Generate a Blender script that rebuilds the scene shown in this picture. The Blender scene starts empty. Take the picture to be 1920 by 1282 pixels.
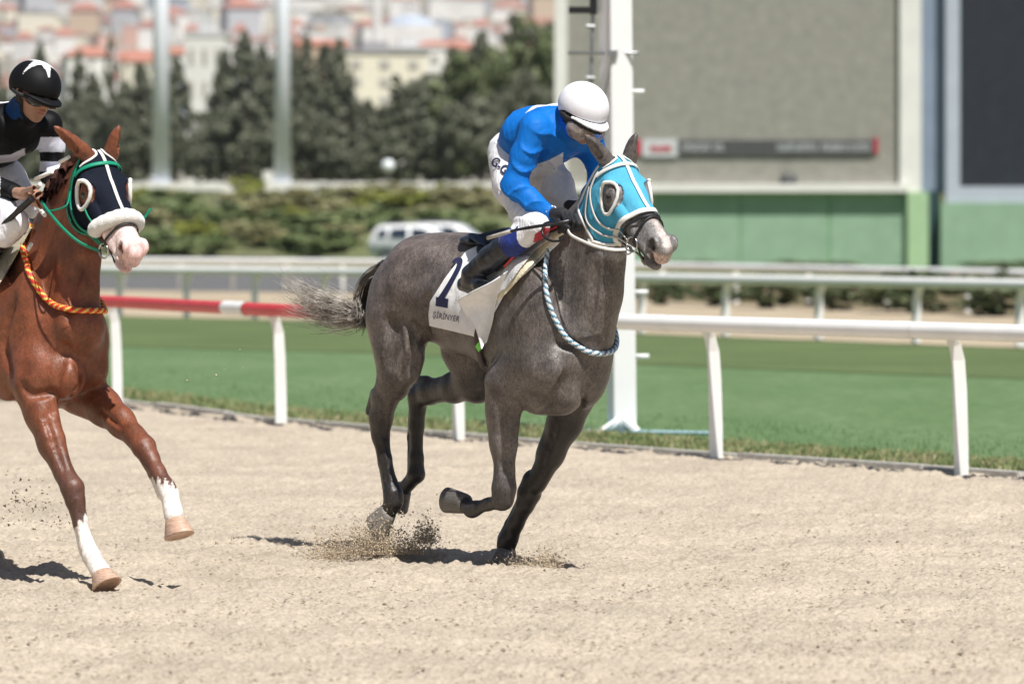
import bpy, bmesh, math, random
import numpy as np
from mathutils import Vector, Matrix, Euler

# ------------------------------------------------------------------ camera
FPX, HY, CX, CH = 9000.0, 425.0, 960.0, 1.65      # focal length in photo pixels, horizon row, centre column, eye height
scene = bpy.context.scene
cam_d = bpy.data.cameras.new('camera')
cam = bpy.data.objects.new('camera', cam_d)
scene.collection.objects.link(cam)
cam.location = (0, 0, CH)
cam.rotation_euler = (math.radians(90), 0, 0)
cam_d.sensor_width = 36.0
cam_d.lens = 36.0 * FPX / 1920.0
cam_d.shift_y = -(641.0 - HY) / 1920.0
cam_d.clip_start = 0.5
cam_d.clip_end = 8000
cam_d.dof.use_dof = True
cam_d.dof.focus_distance = 23.2
cam_d.dof.aperture_fstop = 3.3
scene.camera = cam

# ------------------------------------------------------------------ sky, sun, exposure
SUN_EL, SUN_AZ = math.radians(60), math.radians(154)     # azimuth clockwise from +Y (the view direction)
world = bpy.data.worlds.new('World')
scene.world = world
world.use_nodes = True
wn = world.node_tree
for n in list(wn.nodes): wn.nodes.remove(n)
sky = wn.nodes.new('ShaderNodeTexSky')
sky.sky_type = 'NISHITA'
sky.sun_disc = False
sky.sun_elevation = SUN_EL
sky.sun_rotation = SUN_AZ
sky.air_density = 1.0
sky.dust_density = 1.2
bgn = wn.nodes.new('ShaderNodeBackground')
bgn.inputs['Strength'].default_value = 0.052
wout = wn.nodes.new('ShaderNodeOutputWorld')
wn.links.new(sky.outputs[0], bgn.inputs[0])
wn.links.new(bgn.outputs[0], wout.inputs[0])
sun_d = bpy.data.lights.new('sun', 'SUN')
sun_d.energy = 5.0
sun_d.angle = math.radians(0.53)
sun_d.color = (1.0, 0.967, 0.92)
sun = bpy.data.objects.new('sun', sun_d)
scene.collection.objects.link(sun)
sdir = Vector((math.sin(SUN_AZ) * math.cos(SUN_EL), math.cos(SUN_AZ) * math.cos(SUN_EL), math.sin(SUN_EL)))
sun.rotation_euler = sdir.to_track_quat('Z', 'Y').to_euler()
scene.view_settings.view_transform = 'Standard'
scene.view_settings.look = 'None'
scene.view_settings.exposure = 0.30
scene.view_settings.gamma = 1.0
scene.view_settings.use_curve_mapping = False
scene.cycles.max_bounces = 6
scene.cycles.diffuse_bounces = 3
scene.cycles.glossy_bounces = 3
scene.cycles.transparent_max_bounces = 8
scene.cycles.use_denoising = True
scene.render.film_transparent = False

# ------------------------------------------------------------------ helpers
COL = scene.collection
rnd = random.Random(7)
nprs = np.random.RandomState(11)

def lin(c):                       # sRGB 0..255 -> linear
    out = []
    for v in c[:3]:
        v = v / 255.0
        out.append(v / 12.92 if v <= 0.04045 else ((v + 0.055) / 1.055) ** 2.4)
    return tuple(out)

def W(px, py, Y):                 # where the photo's pixel lies at distance Y
    return Vector(((px - CX) * Y / FPX, Y, CH - (py - HY) * Y / FPX))

def GY(py):                       # distance of level ground seen at row py
    return CH * FPX / (py - HY)

def tag(o, label=None, cat=None, group=None, kind=None):
    if label: o['label'] = label
    if cat: o['category'] = cat
    if group: o['group'] = group
    if kind: o['kind'] = kind
    return o

def empty(name, loc=(0, 0, 0), rz=0.0, label=None, cat=None, group=None, kind=None):
    o = bpy.data.objects.new(name, None)
    COL.objects.link(o)
    o.location = loc
    o.rotation_euler = (0, 0, rz)
    o.empty_display_size = 0.1
    return tag(o, label, cat, group, kind)

def link_mesh(name, me, parent=None, loc=None):
    o = bpy.data.objects.new(name, me)
    COL.objects.link(o)
    if parent is not None: o.parent = parent
    if loc is not None: o.location = loc
    return o

def mesh_np(name, V, quads=None, tris=None, mat=None, smooth=True, parent=None, colors=None, loc=None):
    me = bpy.data.meshes.new(name)
    V = np.asarray(V, dtype=np.float32).reshape(-1, 3)
    me.vertices.add(len(V))
    me.vertices.foreach_set('co', V.ravel())
    idx, starts, tot = [], [], 0
    if quads is not None and len(quads):
        q = np.asarray(quads, dtype=np.int32).reshape(-1, 4)
        idx.append(q.ravel()); starts.append(np.arange(len(q)) * 4 + tot); tot += q.size
    if tris is not None and len(tris):
        t = np.asarray(tris, dtype=np.int32).reshape(-1, 3)
        idx.append(t.ravel()); starts.append(np.arange(len(t)) * 3 + tot); tot += t.size
    idx = np.concatenate(idx); starts = np.concatenate(starts)
    me.loops.add(len(idx)); me.loops.foreach_set('vertex_index', idx)
    me.polygons.add(len(starts)); me.polygons.foreach_set('loop_start', starts.astype(np.int32))
    if smooth: me.polygons.foreach_set('use_smooth', np.ones(len(starts), dtype=bool))
    me.update(calc_edges=True)
    if colors is not None:
        at = me.color_attributes.new('Col', 'FLOAT_COLOR', 'POINT')
        c = np.ones((len(V), 4), dtype=np.float32); c[:, :3] = colors
        at.data.foreach_set('color', c.ravel())
    if mat is not None: me.materials.append(mat)
    return link_mesh(name, me, parent, loc)

class MB:                          # collects boxes, tubes and free polygons into one mesh
    def __init__(s): s.v = []; s.f = []
    def add(s, vs, fs):
        b = len(s.v); s.v += [tuple(v) for v in vs]; s.f += [tuple(i + b for i in f) for f in fs]
    def box(s, lo, hi, M=None):
        x0, y0, z0 = lo; x1, y1, z1 = hi
        vs = [Vector(p) for p in ((x0,y0,z0),(x1,y0,z0),(x1,y1,z0),(x0,y1,z0),(x0,y0,z1),(x1,y0,z1),(x1,y1,z1),(x0,y1,z1))]
        if M is not None: vs = [M @ v for v in vs]
        s.add(vs, [(0,3,2,1),(4,5,6,7),(0,1,5,4),(1,2,6,5),(2,3,7,6),(3,0,4,7)])
    def tube(s, pts, rad, n=8, caps=True, flat=1.0, up=None, sq=False):
        ph = math.pi / 4 if sq else 0.0
        if sq: n = 4
        pts = [Vector(p) for p in pts]
        if not hasattr(rad, '__len__'): rad = [rad] * len(pts)
        rings = []; prev = None
        for i, p in enumerate(pts):
            t = (pts[min(i+1, len(pts)-1)] - pts[max(i-1, 0)])
            if t.length < 1e-9: t = Vector((0, 0, 1))
            t.normalize()
            if prev is None:
                a = Vector(up) if up is not None else (Vector((0, 0, 1)) if abs(t.z) < 0.9 else Vector((1, 0, 0)))
            else: a = prev
            u = (a - t * a.dot(t)); 
            if u.length < 1e-6: u = t.orthogonal()
            u.normalize(); prev = u; w = t.cross(u)
            rings.append([p + (u * math.cos(2*math.pi*k/n + ph) * flat + w * math.sin(2*math.pi*k/n + ph)) * rad[i] for k in range(n)])
        vs = [v for r in rings for v in r]; fs = []
        for i in range(len(pts) - 1):
            for k in range(n):
                a = i*n + k; b = i*n + (k+1) % n
                fs.append((a, b, b + n, a + n))
        if caps:
            fs.append(tuple(range(n))[::-1]); fs.append(tuple(range((len(pts)-1)*n, len(pts)*n)))
        s.add(vs, fs)
    def build(s, name, mat, parent=None, smooth=False, bevel=0.0, loc=None):
        me = bpy.data.meshes.new(name)
        me.from_pydata([tuple(v) for v in s.v], [], s.f)
        if bevel > 0:
            bm = bmesh.new(); bm.from_mesh(me)
            bmesh.ops.recalc_face_normals(bm, faces=bm.faces)
            ed = [e for e in bm.edges if len(e.link_faces) == 2 and e.calc_face_angle(0) > 0.5]
            bmesh.ops.bevel(bm, geom=ed, offset=bevel, segments=2, affect='EDGES', clamp_overlap=True)
            bm.to_mesh(me); bm.free()
        if smooth:
            me.polygons.foreach_set('use_smooth', [len(p.vertices) <= 4 for p in me.polygons])
        me.update()
        if mat is not None: me.materials.append(mat)
        return link_mesh(name, me, parent, loc)

# ------------------------------------------------------------------ materials
def newmat(name):
    m = bpy.data.materials.new(name); m.use_nodes = True
    nt = m.node_tree
    for n in list(nt.nodes): nt.nodes.remove(n)
    out = nt.nodes.new('ShaderNodeOutputMaterial')
    b = nt.nodes.new('ShaderNodeBsdfPrincipled')
    nt.links.new(b.outputs[0], out.inputs[0])
    return m, nt, b

def noise(nt, scale, detail=4, rough=0.55, vec=None, coord='Object', stretch=None):
    n = nt.nodes.new('ShaderNodeTexNoise')
    n.inputs['Scale'].default_value = scale; n.inputs['Detail'].default_value = detail
    n.inputs['Roughness'].default_value = rough
    if vec is None:
        tc = nt.nodes.new('ShaderNodeTexCoord'); vec = tc.outputs[coord]
    if stretch is not None:
        mp = nt.nodes.new('ShaderNodeMapping'); mp.inputs['Scale'].default_value = stretch
        nt.links.new(vec, mp.inputs[0]); vec = mp.outputs[0]
    nt.links.new(vec, n.inputs['Vector'])
    return n

def ramp(nt, fac, stops):
    r = nt.nodes.new('ShaderNodeValToRGB')
    e = r.color_ramp.elements
    while len(e) < len(stops): e.new(0.5)
    for i, (p, c) in enumerate(stops):
        e[i].position = p; e[i].color = (c[0], c[1], c[2], 1)
    nt.links.new(fac, r.inputs[0])
    return r

def mixc(nt, a, b, fac, mode='MIX'):
    m = nt.nodes.new('ShaderNodeMix'); m.data_type = 'RGBA'; m.blend_type = mode
    for sock, v in ((m.inputs[0], fac), (m.inputs[6], a), (m.inputs[7], b)):
        if hasattr(v, 'node'): nt.links.new(v, sock)
        elif hasattr(v, '__len__'): sock.default_value = (v[0], v[1], v[2], 1)
        else: sock.default_value = v
    return m.outputs[2]

def bump(nt, b, h, strength=0.3, dist=0.01, prev=None):
    bp = nt.nodes.new('ShaderNodeBump')
    bp.inputs['Strength'].default_value = strength; bp.inputs['Distance'].default_value = dist
    nt.links.new(h, bp.inputs['Height'])
    if prev is not None: nt.links.new(prev, bp.inputs['Normal'])
    nt.links.new(bp.outputs[0], b.inputs['Normal'])
    return bp.outputs[0]

def simple(name, col, rough=0.6, var=0.15, scale=12.0, bmp=0.1, bdist=0.004, metal=0.0, spec=0.5, vcol=False, coat=0.0, sheen=0.0, stretch=None):
    m, nt, b = newmat(name)
    n = noise(nt, scale, 5, 0.6, stretch=stretch)
    lo = tuple(c * (1 - var) for c in col); hi = tuple(min(1, c * (1 + var)) for c in col)
    if vcol:
        at = nt.nodes.new('ShaderNodeVertexColor'); at.layer_name = 'Col'
        r = ramp(nt, n.outputs[0], [(0.3, (1 - var,) * 3), (0.7, (1 + var,) * 3)])
        c = mixc(nt, at.outputs[0], r.outputs[0], 1.0, 'MULTIPLY')
    else:
        c = ramp(nt, n.outputs[0], [(0.3, lo), (0.7, hi)]).outputs[0]
    nt.links.new(c, b.inputs['Base Color'])
    b.inputs['Roughness'].default_value = rough
    b.inputs['Metallic'].default_value = metal
    b.inputs['Specular IOR Level'].default_value = spec
    if coat: b.inputs['Coat Weight'].default_value = coat; b.inputs['Coat Roughness'].default_value = 0.25
    if sheen: b.inputs['Sheen Weight'].default_value = sheen
    if bmp: bump(nt, b, n.outputs[0], bmp, bdist)
    return m

M = {}
M['white_paint'] = simple('white_paint', (0.84, 0.84, 0.82), 0.45, 0.05, 3)
M['red_paint'] = simple('red_paint', (0.60, 0.045, 0.05), 0.4, 0.12, 3)
M['grey_metal'] = simple('grey_metal', (0.32, 0.33, 0.34), 0.4, 0.2, 10, metal=0.7)
M['steel'] = simple('steel', (0.55, 0.55, 0.55), 0.25, 0.1, 10, metal=1.0)
M['black_leather'] = simple('black_leather', (0.012, 0.012, 0.014), 0.35, 0.4, 40, 0.3, 0.002)
# ------------------------------------------------------------------ smooth implicit bodies (numpy) and their meshing
def _smin(a, b, k):
    if k <= 0: return np.minimum(a, b)
    h = np.maximum(k - np.abs(a - b), 0.0) / k
    return np.minimum(a, b) - h * h * k * 0.25

class Shape:
    def __init__(s, prims=None): s.p = list(prims or [])
    def copy(s): return Shape(s.p)
    def cone(s, A, B, ra, rb, k=0.03, q=1.0, op=1):
        s.p.append(('c', np.array(A, float), np.array(B, float), ra, rb, k, q, op)); return s
    def chain(s, pts, k=0.03, q=1.0, op=1):        # pts: (point, radius)
        for (a, ra), (b, rb) in zip(pts[:-1], pts[1:]): s.cone(a, b, ra, rb, k, q, op)
        return s
    def ell(s, C, r, k=0.03, ax=None, op=1):       # ax rows: local axes
        s.p.append(('e', np.array(C, float), np.array(r, float), np.eye(3) if ax is None else np.array(ax, float), k, op)); return s
    def _d(s, pr, P):
        if pr[0] == 'c':
            _, A, B, ra, rb, k, q, op = pr
            sc = np.array([1, 1 / q, 1])
            p = P * sc; a = A * sc; b = B * sc
            ab = b - a; t = np.clip(((p - a) @ ab) / max(ab @ ab, 1e-12), 0, 1)
            d = p - a - t[..., None] * ab
            return np.sqrt((d * d).sum(-1)) - (ra + (rb - ra) * t)
        _, C, r, ax, k, op = pr
        p = (P - C) @ ax.T
        k0 = np.sqrt(((p / r) ** 2).sum(-1)); k1 = np.sqrt(((p / (r * r)) ** 2).sum(-1))
        return k0 * (k0 - 1.0) / np.maximum(k1, 1e-9)
    def _bb(s, pr):
        if pr[0] == 'c':
            _, A, B, ra, rb, k, q, op = pr
            m = max(ra, rb)
            e = np.array([m, m * max(q, 1), m])
            return np.minimum(A, B) - e, np.maximum(A, B) + e, k
        _, C, r, ax, k, op = pr
        e = np.abs(ax.T) @ r
        return C - e, C + e, k
    def at(s, P):
        P = np.atleast_2d(np.asarray(P, float)); F = np.full(len(P), 5.0)
        for pr in s.p:
            d = s._d(pr, P); k = pr[-3] if pr[0] == 'c' else pr[-2]; op = pr[-1]
            F = _smin(F, d, k) if op > 0 else -_smin(-F, d, k)
        return F
    def grad(s, P, e=0.002):
        P = np.atleast_2d(np.asarray(P, float)); g = np.zeros_like(P)
        for i in range(3):
            d = np.zeros(3); d[i] = e
            g[:, i] = s.at(P + d) - s.at(P - d)
        return g / np.maximum(np.linalg.norm(g, axis=1, keepdims=True), 1e-9)
    def snap(s, P, off=0.0, it=14):
        P = np.array(np.atleast_2d(P), float)
        for _ in range(it): P = P - 0.8 * (s.at(P) - off)[:, None] * s.grad(P)
        return P
    def grid(s, lo, hi, h):
        lo = np.array(lo, float); hi = np.array(hi, float)
        n = np.ceil((hi - lo) / h).astype(int) + 1
        F = np.full(n, 1.0, np.float32)
        for pr in s.p:
            b0, b1, k = s._bb(pr); m = k + 3 * h + 0.02
            i0 = np.clip(np.floor((b0 - m - lo) / h).astype(int), 0, n); i1 = np.clip(np.ceil((b1 + m - lo) / h).astype(int) + 1, 0, n)
            if (i1 <= i0).any(): continue
            ax = [lo[i] + h * np.arange(i0[i], i1[i]) for i in range(3)]
            P = np.stack(np.meshgrid(*ax, indexing='ij'), -1).astype(np.float32)
            d = s._d(pr, P).astype(np.float32); op = pr[-1]
            sl = tuple(slice(a, b) for a, b in zip(i0, i1)); cur = F[sl]
            F[sl] = _smin(cur, d, k) if op > 0 else -_smin(-cur, d, k)
        return F, lo, h

def gpts(F, lo, h):
    ax = [lo[i] + h * np.arange(F.shape[i]) for i in range(3)]
    return np.meshgrid(*ax, indexing='ij')

def surface_nets(F, lo, h):
    S = F < 0
    c = np.zeros(tuple(d - 1 for d in F.shape), np.uint8)
    for i in (0, 1):
        for j in (0, 1):
            for k in (0, 1):
                c += S[i:F.shape[0]-1+i, j:F.shape[1]-1+j, k:F.shape[2]-1+k]
    act = (c > 0) & (c < 8)
    I, J, K = np.nonzero(act)
    vid = np.full(act.shape, -1, np.int32); vid[I, J, K] = np.arange(len(I))
    acc = np.zeros((len(I), 3)); cnt = np.zeros(len(I))
    cor = [(i, j, k) for i in (0, 1) for j in (0, 1) for k in (0, 1)]
    for a in cor:
        for b in cor:
            if sum(abs(x - y) for x, y in zip(a, b)) == 1 and a < b:
                fa = F[I+a[0], J+a[1], K+a[2]]; fb = F[I+b[0], J+b[1], K+b[2]]
                m = (fa < 0) != (fb < 0)
                t = np.where(m, fa / np.where(m, fa - fb, 1), 0)
                p = np.array(a)[None] + t[:, None] * (np.array(b) - np.array(a))[None]
                acc += p * m[:, None]; cnt += m
    V = np.stack([I, J, K], -1) + acc / cnt[:, None]
    V = V * h + lo
    quads = []
    for ax in range(3):
        sl0 = [slice(1, -1)] * 3; sl0[ax] = slice(0, -1)
        sl1 = [slice(1, -1)] * 3; sl1[ax] = slice(1, None)
        s0 = S[tuple(sl0)]; s1 = S[tuple(sl1)]
        X = np.stack(np.nonzero(s0 != s1), -1)
        if not len(X): continue
        X = X + 1; X[:, ax] -= 1
        u, v = [(1, 2), (2, 0), (0, 1)][ax]
        du = np.zeros(3, int); du[u] = 1; dv = np.zeros(3, int); dv[v] = 1
        a = vid[tuple((X - du - dv).T)]; b = vid[tuple((X - dv).T)]; c_ = vid[tuple(X.T)]; d = vid[tuple((X - du).T)]
        q = np.stack([a, b, c_, d], -1)
        ins = S[tuple(X.T)]
        q = np.where(ins[:, None], q, q[:, ::-1])
        quads.append(q)
    q = np.concatenate(quads)
    q = q[(q >= 0).all(1)]
    return V, q

def relax(V, q, it=2, lam=0.4):
    n = len(V)
    for _ in range(it):
        acc = np.zeros_like(V); cnt = np.zeros(n)
        for i in range(4):
            a = q[:, i]; b = q[:, (i + 1) % 4]
            for x in range(3):
                acc[:, x] += np.bincount(a, V[b, x], n) + np.bincount(b, V[a, x], n)
            cnt += np.bincount(a, minlength=n) + np.bincount(b, minlength=n)
        V = V + lam * (acc / np.maximum(cnt, 1)[:, None] - V)
    return V

def surf(name, F, lo, h, mat, parent, color=None, it=2, smooth=True):
    V, q = surface_nets(F, np.asarray(lo), h)
    V = relax(V, q, it)
    colors = color(V) if callable(color) else (None if color is None else np.tile(np.array(color), (len(V), 1)))
    return mesh_np(name, V, quads=q, mat=mat, parent=parent, colors=colors, smooth=smooth)

class Frame:                     # a body's own axes: x forward, y to its left, z up; n = metres towards its right side
    def __init__(s, px, Y0, deg):
        a = math.radians(deg); s.ca, s.sa = math.cos(a), math.sin(a)
        s.X0 = (px - CX) * Y0 / FPX; s.Y0 = Y0; s.rz = -a
        s.scale = FPX / Y0
    def p(s, px, py, n=0.0):
        k = (px - CX) / FPX
        x = (k * (s.Y0 - n * s.ca) - s.X0 + n * s.sa) / (s.ca + k * s.sa)
        Y = s.Y0 - x * s.sa - n * s.ca
        return np.array([x, -n, CH - (py - HY) * Y / FPX])
    def from_world(s, w):
        dx, dy = w[0] - s.X0, w[1] - s.Y0
        return np.array([dx * s.ca - dy * s.sa, dx * s.sa + dy * s.ca, w[2]])
    def to_world(s, p):
        return np.array([s.X0 + p[0] * s.ca + p[1] * s.sa, s.Y0 - p[0] * s.sa + p[1] * s.ca, p[2]])
    def pix(s, p):
        w = s.to_world(p); return (CX + FPX * w[0] / w[1], HY - FPX * (w[2] - CH) / w[1])
    def casts(s, shape, pix, off=0.0, near=1.1, far=1.1):
        """points of the surface met on the way to the photo pixels (sphere tracing, all at once)"""
        o = s.from_world((0, 0, CH)); pix = np.atleast_2d(np.asarray(pix, float))
        Wp = np.stack([(pix[:, 0] - CX) * s.Y0 / FPX, np.full(len(pix), s.Y0), CH - (pix[:, 1] - HY) * s.Y0 / FPX], -1)
        T = np.array([s.from_world(w) for w in Wp]) - o
        D = np.linalg.norm(T, axis=1); T = T / D[:, None]
        t = D - near; best = np.full(len(t), 9.0); bt = t.copy()
        for _ in range(38):
            d = shape.at(o + t[:, None] * T) - off
            up = d < best; best = np.where(up, d, best); bt = np.where(up, t, bt)
            t = np.where(best < 0.0004, t, t + np.maximum(d, 0.0008) * 0.75)
            if (best < 0.0006).all(): break
            t = np.minimum(t, D + far)
        return o + bt[:, None] * T
    def cast(s, shape, px, py, off=0.0, near=1.1, far=1.1):
        return s.casts(shape, [(px, py)], off, near, far)[0]
    def castline(s, shape, pts, off=0.0, step=6.0):
        out = []
        for (x0, y0), (x1, y1) in zip(pts[:-1], pts[1:]):
            m_ = max(1, int(math.hypot(x1 - x0, y1 - y0) / step))
            out += [(x0 + (x1 - x0) * i / m_, y0 + (y1 - y0) * i / m_) for i in range(m_)]
        out.append(pts[-1])
        return s.casts(shape, out, off)

def spline(pts, m=8, closed=False):      # Catmull-Rom through points
    P = [np.array(p, float) for p in pts]; n = len(P); out = []
    rng = range(n if closed else n - 1)
    for i in rng:
        p0 = P[(i - 1) % n] if (closed or i > 0) else P[0] * 2 - P[1]
        p1 = P[i]; p2 = P[(i + 1) % n]
        p3 = P[(i + 2) % n] if (closed or i < n - 2) else P[-1] * 2 - P[-2]
        for j in range(m):
            t = j / m
            out.append(0.5 * ((2*p1) + (-p0+p2)*t + (2*p0-5*p1+4*p2-p3)*t*t + (-p0+3*p1-3*p2+p3)*t**3))
    if not closed: out.append(P[-1])
    return np.array(out)

def smooth_line(P, it=3):
    P = np.array(P, float)
    for _ in range(it): P[1:-1] = 0.5 * P[1:-1] + 0.25 * (P[:-2] + P[2:])
    return P

def strap(name, shape, P, width, thick, mat, parent, off=0.003, closed=False, colors=None, snap=True, nrm=None):
    """flat band lying on a surface along the points P"""
    P = np.array(P, float)
    if snap: P = shape.snap(P, off)
    N = shape.grad(P) if nrm is None else np.tile(np.array(nrm, float), (len(P), 1))
    n = len(P)
    if closed: T = np.roll(P, -1, 0) - np.roll(P, 1, 0)
    else:
        T = np.gradient(P, axis=0)
    T /= np.maximum(np.linalg.norm(T, axis=1, keepdims=True), 1e-9)
    S_ = np.cross(T, N); S_ /= np.maximum(np.linalg.norm(S_, axis=1, keepdims=True), 1e-9)
    prof = [(-0.5, 0.0), (-0.42, 1.0), (0.42, 1.0), (0.5, 0.0), (0.3, -0.5), (-0.3, -0.5)]
    V = np.concatenate([(P + S_ * a * width + N * b * thick)[:, None] for a, b in prof], 1).reshape(-1, 3)
    m_ = len(prof); q = []
    for i in range(n if closed else n - 1):
        j = (i + 1) % n
        for k in range(m_):
            k2 = (k + 1) % m_
            q.append((i*m_+k, i*m_+k2, j*m_+k2, j*m_+k))
    cc = None
    if colors is not None: cc = np.repeat(np.array([colors(i / max(n - 1, 1)) for i in range(n)]), m_, 0)
    return mesh_np(name, V, quads=q, mat=mat, parent=parent, colors=cc)
# ------------------------------------------------------------------ tack helpers
def poly_sd(px, py, poly):
    """signed distance (negative inside) to a polygon, in the polygon's units"""
    P = np.array(poly, float); d2 = np.full(px.shape, 1e12); ins = np.zeros(px.shape, bool)
    for a, b in zip(P, np.roll(P, -1, 0)):
        e = b - a; wx, wy = px - a[0], py - a[1]
        t = np.clip((wx * e[0] + wy * e[1]) / max(e @ e, 1e-9), 0, 1)
        d2 = np.minimum(d2, (wx - e[0]*t) ** 2 + (wy - e[1]*t) ** 2)
        c = ((a[1] <= py) != (b[1] <= py))
        xx = a[0] + (py - a[1]) / (e[1] if abs(e[1]) > 1e-9 else 1e-9) * e[0]
        ins ^= c & (px < xx)
    return np.where(ins, -1, 1) * np.sqrt(d2)

def side_pix(fr, P):
    """photo pixels of points after folding the far side over to the near side"""
    y = -np.abs(P[..., 1])
    X = fr.X0 + P[..., 0] * fr.ca + y * fr.sa; Y = fr.Y0 - P[..., 0] * fr.sa + y * fr.ca
    return CX + FPX * X / Y, HY - FPX * (P[..., 2] - CH) / Y

def shell(name, fr, sh, poly, off, thick, mat, parent, color, h=0.0065, lo=None, hi=None, nside=0.27, wob=0.0, it=2):
    """a sheet lying on the body, cut out along a polygon given on the near side (and mirrored to the far side)"""
    pts = np.array([fr.p(x, y, nside) for x, y in poly])
    if lo is None:
        lo = pts.min(0) - .22; hi = pts.max(0) + .22; lo[1] = -.42; hi[1] = .42
    F, l0, h = sh.grid(lo, hi, h)
    X, Y, Z = gpts(F, l0, h); P = np.stack([X, Y, Z], -1)
    a, b = side_pix(fr, P)
    D = poly_sd(a, b, poly) / fr.scale
    if wob: F = F + wob * np.sin(X * 31 + Z * 17) * np.sin(Z * 23 - X * 9)
    G = np.maximum(np.maximum(F - off - thick * .5, -F - .014), D)
    return surf(name, G.astype(np.float32), l0, h, mat, parent, color, it=it)

def rope(name, P, rad, mat, parent, cols, pitch=0.035, n=12, twist=2):
    P = np.array(P, float)
    L = np.concatenate([[0], np.cumsum(np.linalg.norm(np.diff(P, axis=0), axis=1))])
    m_ = max(8, int(L[-1] / 0.004)); s_ = np.linspace(0, L[-1], m_)
    Q = np.stack([np.interp(s_, L, P[:, i]) for i in range(3)], -1)
    T = np.gradient(Q, axis=0); T /= np.linalg.norm(T, axis=1, keepdims=True)
    u = np.cross(T[0], [0.3, 1, 0.2]); V = []; C = []
    for i in range(m_):
        u = u - T[i] * (u @ T[i]); u /= np.linalg.norm(u); w = np.cross(T[i], u)
        for k in range(n):
            a = 2 * math.pi * k / n; ph = (a * twist / (2 * math.pi) + s_[i] / pitch) % 1.0
            r = rad * (0.86 + 0.22 * abs(math.sin(math.pi * ph * 2)))
            V.append(Q[i] + (u * math.cos(a) + w * math.sin(a)) * r); C.append(cols[int(ph * len(cols)) % len(cols)])
    q = [(i*n + k, i*n + (k+1) % n, (i+1)*n + (k+1) % n, (i+1)*n + k) for i in range(m_-1) for k in range(n)]
    return mesh_np(name, V, quads=q, mat=mat, parent=parent, colors=C)

def wrap_line(sh, P, off):
    L = np.concatenate([[0], np.cumsum(np.linalg.norm(np.diff(P, axis=0), axis=1))]); n = max(8, int(L[-1] / .022)); s_ = np.linspace(0, L[-1], n)
    P = np.stack([np.interp(s_, L, P[:, i]) for i in range(3)], -1)
    for k in range(5):
        Q = sh.snap(P, off, 6); d = Q - P; dl = np.linalg.norm(d, axis=1, keepdims=True)
        P = P + d * np.minimum(1, .12 / np.maximum(dl, 1e-6)); P = smooth_line(P, 2)
    out = sh.at(P) < off
    Q = sh.snap(P, off, 8); P[out] = Q[out]
    return P

def tubeP(name, P, rad, mat, parent, n=8, color=None, flat=1.0):
    b = MB(); b.tube([tuple(p) for p in P], rad, n, flat=flat)
    o = b.build(name, mat, parent, smooth=True)
    if color is not None:
        at = o.data.color_attributes.new('Col', 'FLOAT_COLOR', 'POINT')
        c = np.ones((len(b.v), 4), np.float32); c[:, :3] = color; at.data.foreach_set('color', c.ravel())
    return o

def ringP(name, C, N, R, r, mat, parent, n=20):
    N = np.array(N, float); N /= np.linalg.norm(N); u = np.cross(N, [0.1, 0.2, 1.0]); u /= np.linalg.norm(u); w = np.cross(N, u)
    P = [C + (u * math.cos(2*math.pi*k/n) + w * math.sin(2*math.pi*k/n)) * R for k in range(n + 1)]
    return tubeP(name, P, r, mat, parent, 6)

def solid_col(o, col):
    me = o.data
    if 'Col' not in me.color_attributes:
        at = me.color_attributes.new('Col', 'FLOAT_COLOR', 'POINT')
    at = me.color_attributes['Col']; c = np.ones((len(me.vertices), 4), np.float32); c[:, :3] = col
    at.data.foreach_set('color', c.ravel()); return o

def ball(name, C, r, mat, parent, color=None, seg=20, rng=12, sc=(1, 1, 1), ax=None):
    ax = np.eye(3) if ax is None else ax
    V = []
    for i in range(rng + 1):
        t = math.pi * i / rng
        for k in range(seg):
            a = 2 * math.pi * k / seg
            p = np.array([math.sin(t)*math.cos(a)*sc[0], math.sin(t)*math.sin(a)*sc[1], math.cos(t)*sc[2]]) * r
            V.append(np.array(C) + p @ ax)
    q = [(i*seg + k, (i+1)*seg + k, (i+1)*seg + (k+1) % seg, i*seg + (k+1) % seg) for i in range(rng) for k in range(seg)]
    return mesh_np(name, V, quads=q, mat=mat, parent=parent, colors=None if color is None else np.tile(color, (len(V), 1)))

def decal_text(name, txt, fr, shape, x, y, ang, size, mat, parent, off=0.004, sx=1.0, shear=0.0, bold=0.0, maxe=3.0):
    cu = bpy.data.curves.new('t', 'FONT'); cu.body = txt; cu.size = size; cu.resolution_u = 3; cu.offset = bold
    tmp = bpy.data.objects.new('t', cu); COL.objects.link(tmp)
    bpy.context.view_layer.update()
    me = bpy.data.meshes.new_from_object(tmp.evaluated_get(bpy.context.evaluated_depsgraph_get()))
    bpy.data.objects.remove(tmp); bpy.data.curves.remove(cu)
    bm = bmesh.new(); bm.from_mesh(me); bmesh.ops.triangulate(bm, faces=bm.faces)
    bmesh.ops.remove_doubles(bm, verts=bm.verts, dist=0.001)
    for _ in range(3):
        ed = [e for e in bm.edges if e.calc_length() > maxe]
        if ed: bmesh.ops.subdivide_edges(bm, edges=ed, cuts=1); bmesh.ops.triangulate(bm, faces=[f for f in bm.faces if len(f.verts) > 3])
    c, s_ = math.cos(ang), math.sin(ang)
    pix = []
    for v in bm.verts:
        a, b = v.co.x * sx + v.co.y * shear, v.co.y
        pix.append((x + a * c + b * s_, y + a * s_ - b * c))
    for v, p in zip(bm.verts, fr.casts(shape, pix, off, 0.9, 0.7)): v.co = Vector(p)
    bm.to_mesh(me); bm.free()
    me.materials.clear(); me.materials.append(mat); me.name = name
    return link_mesh(name, me, parent)

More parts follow.
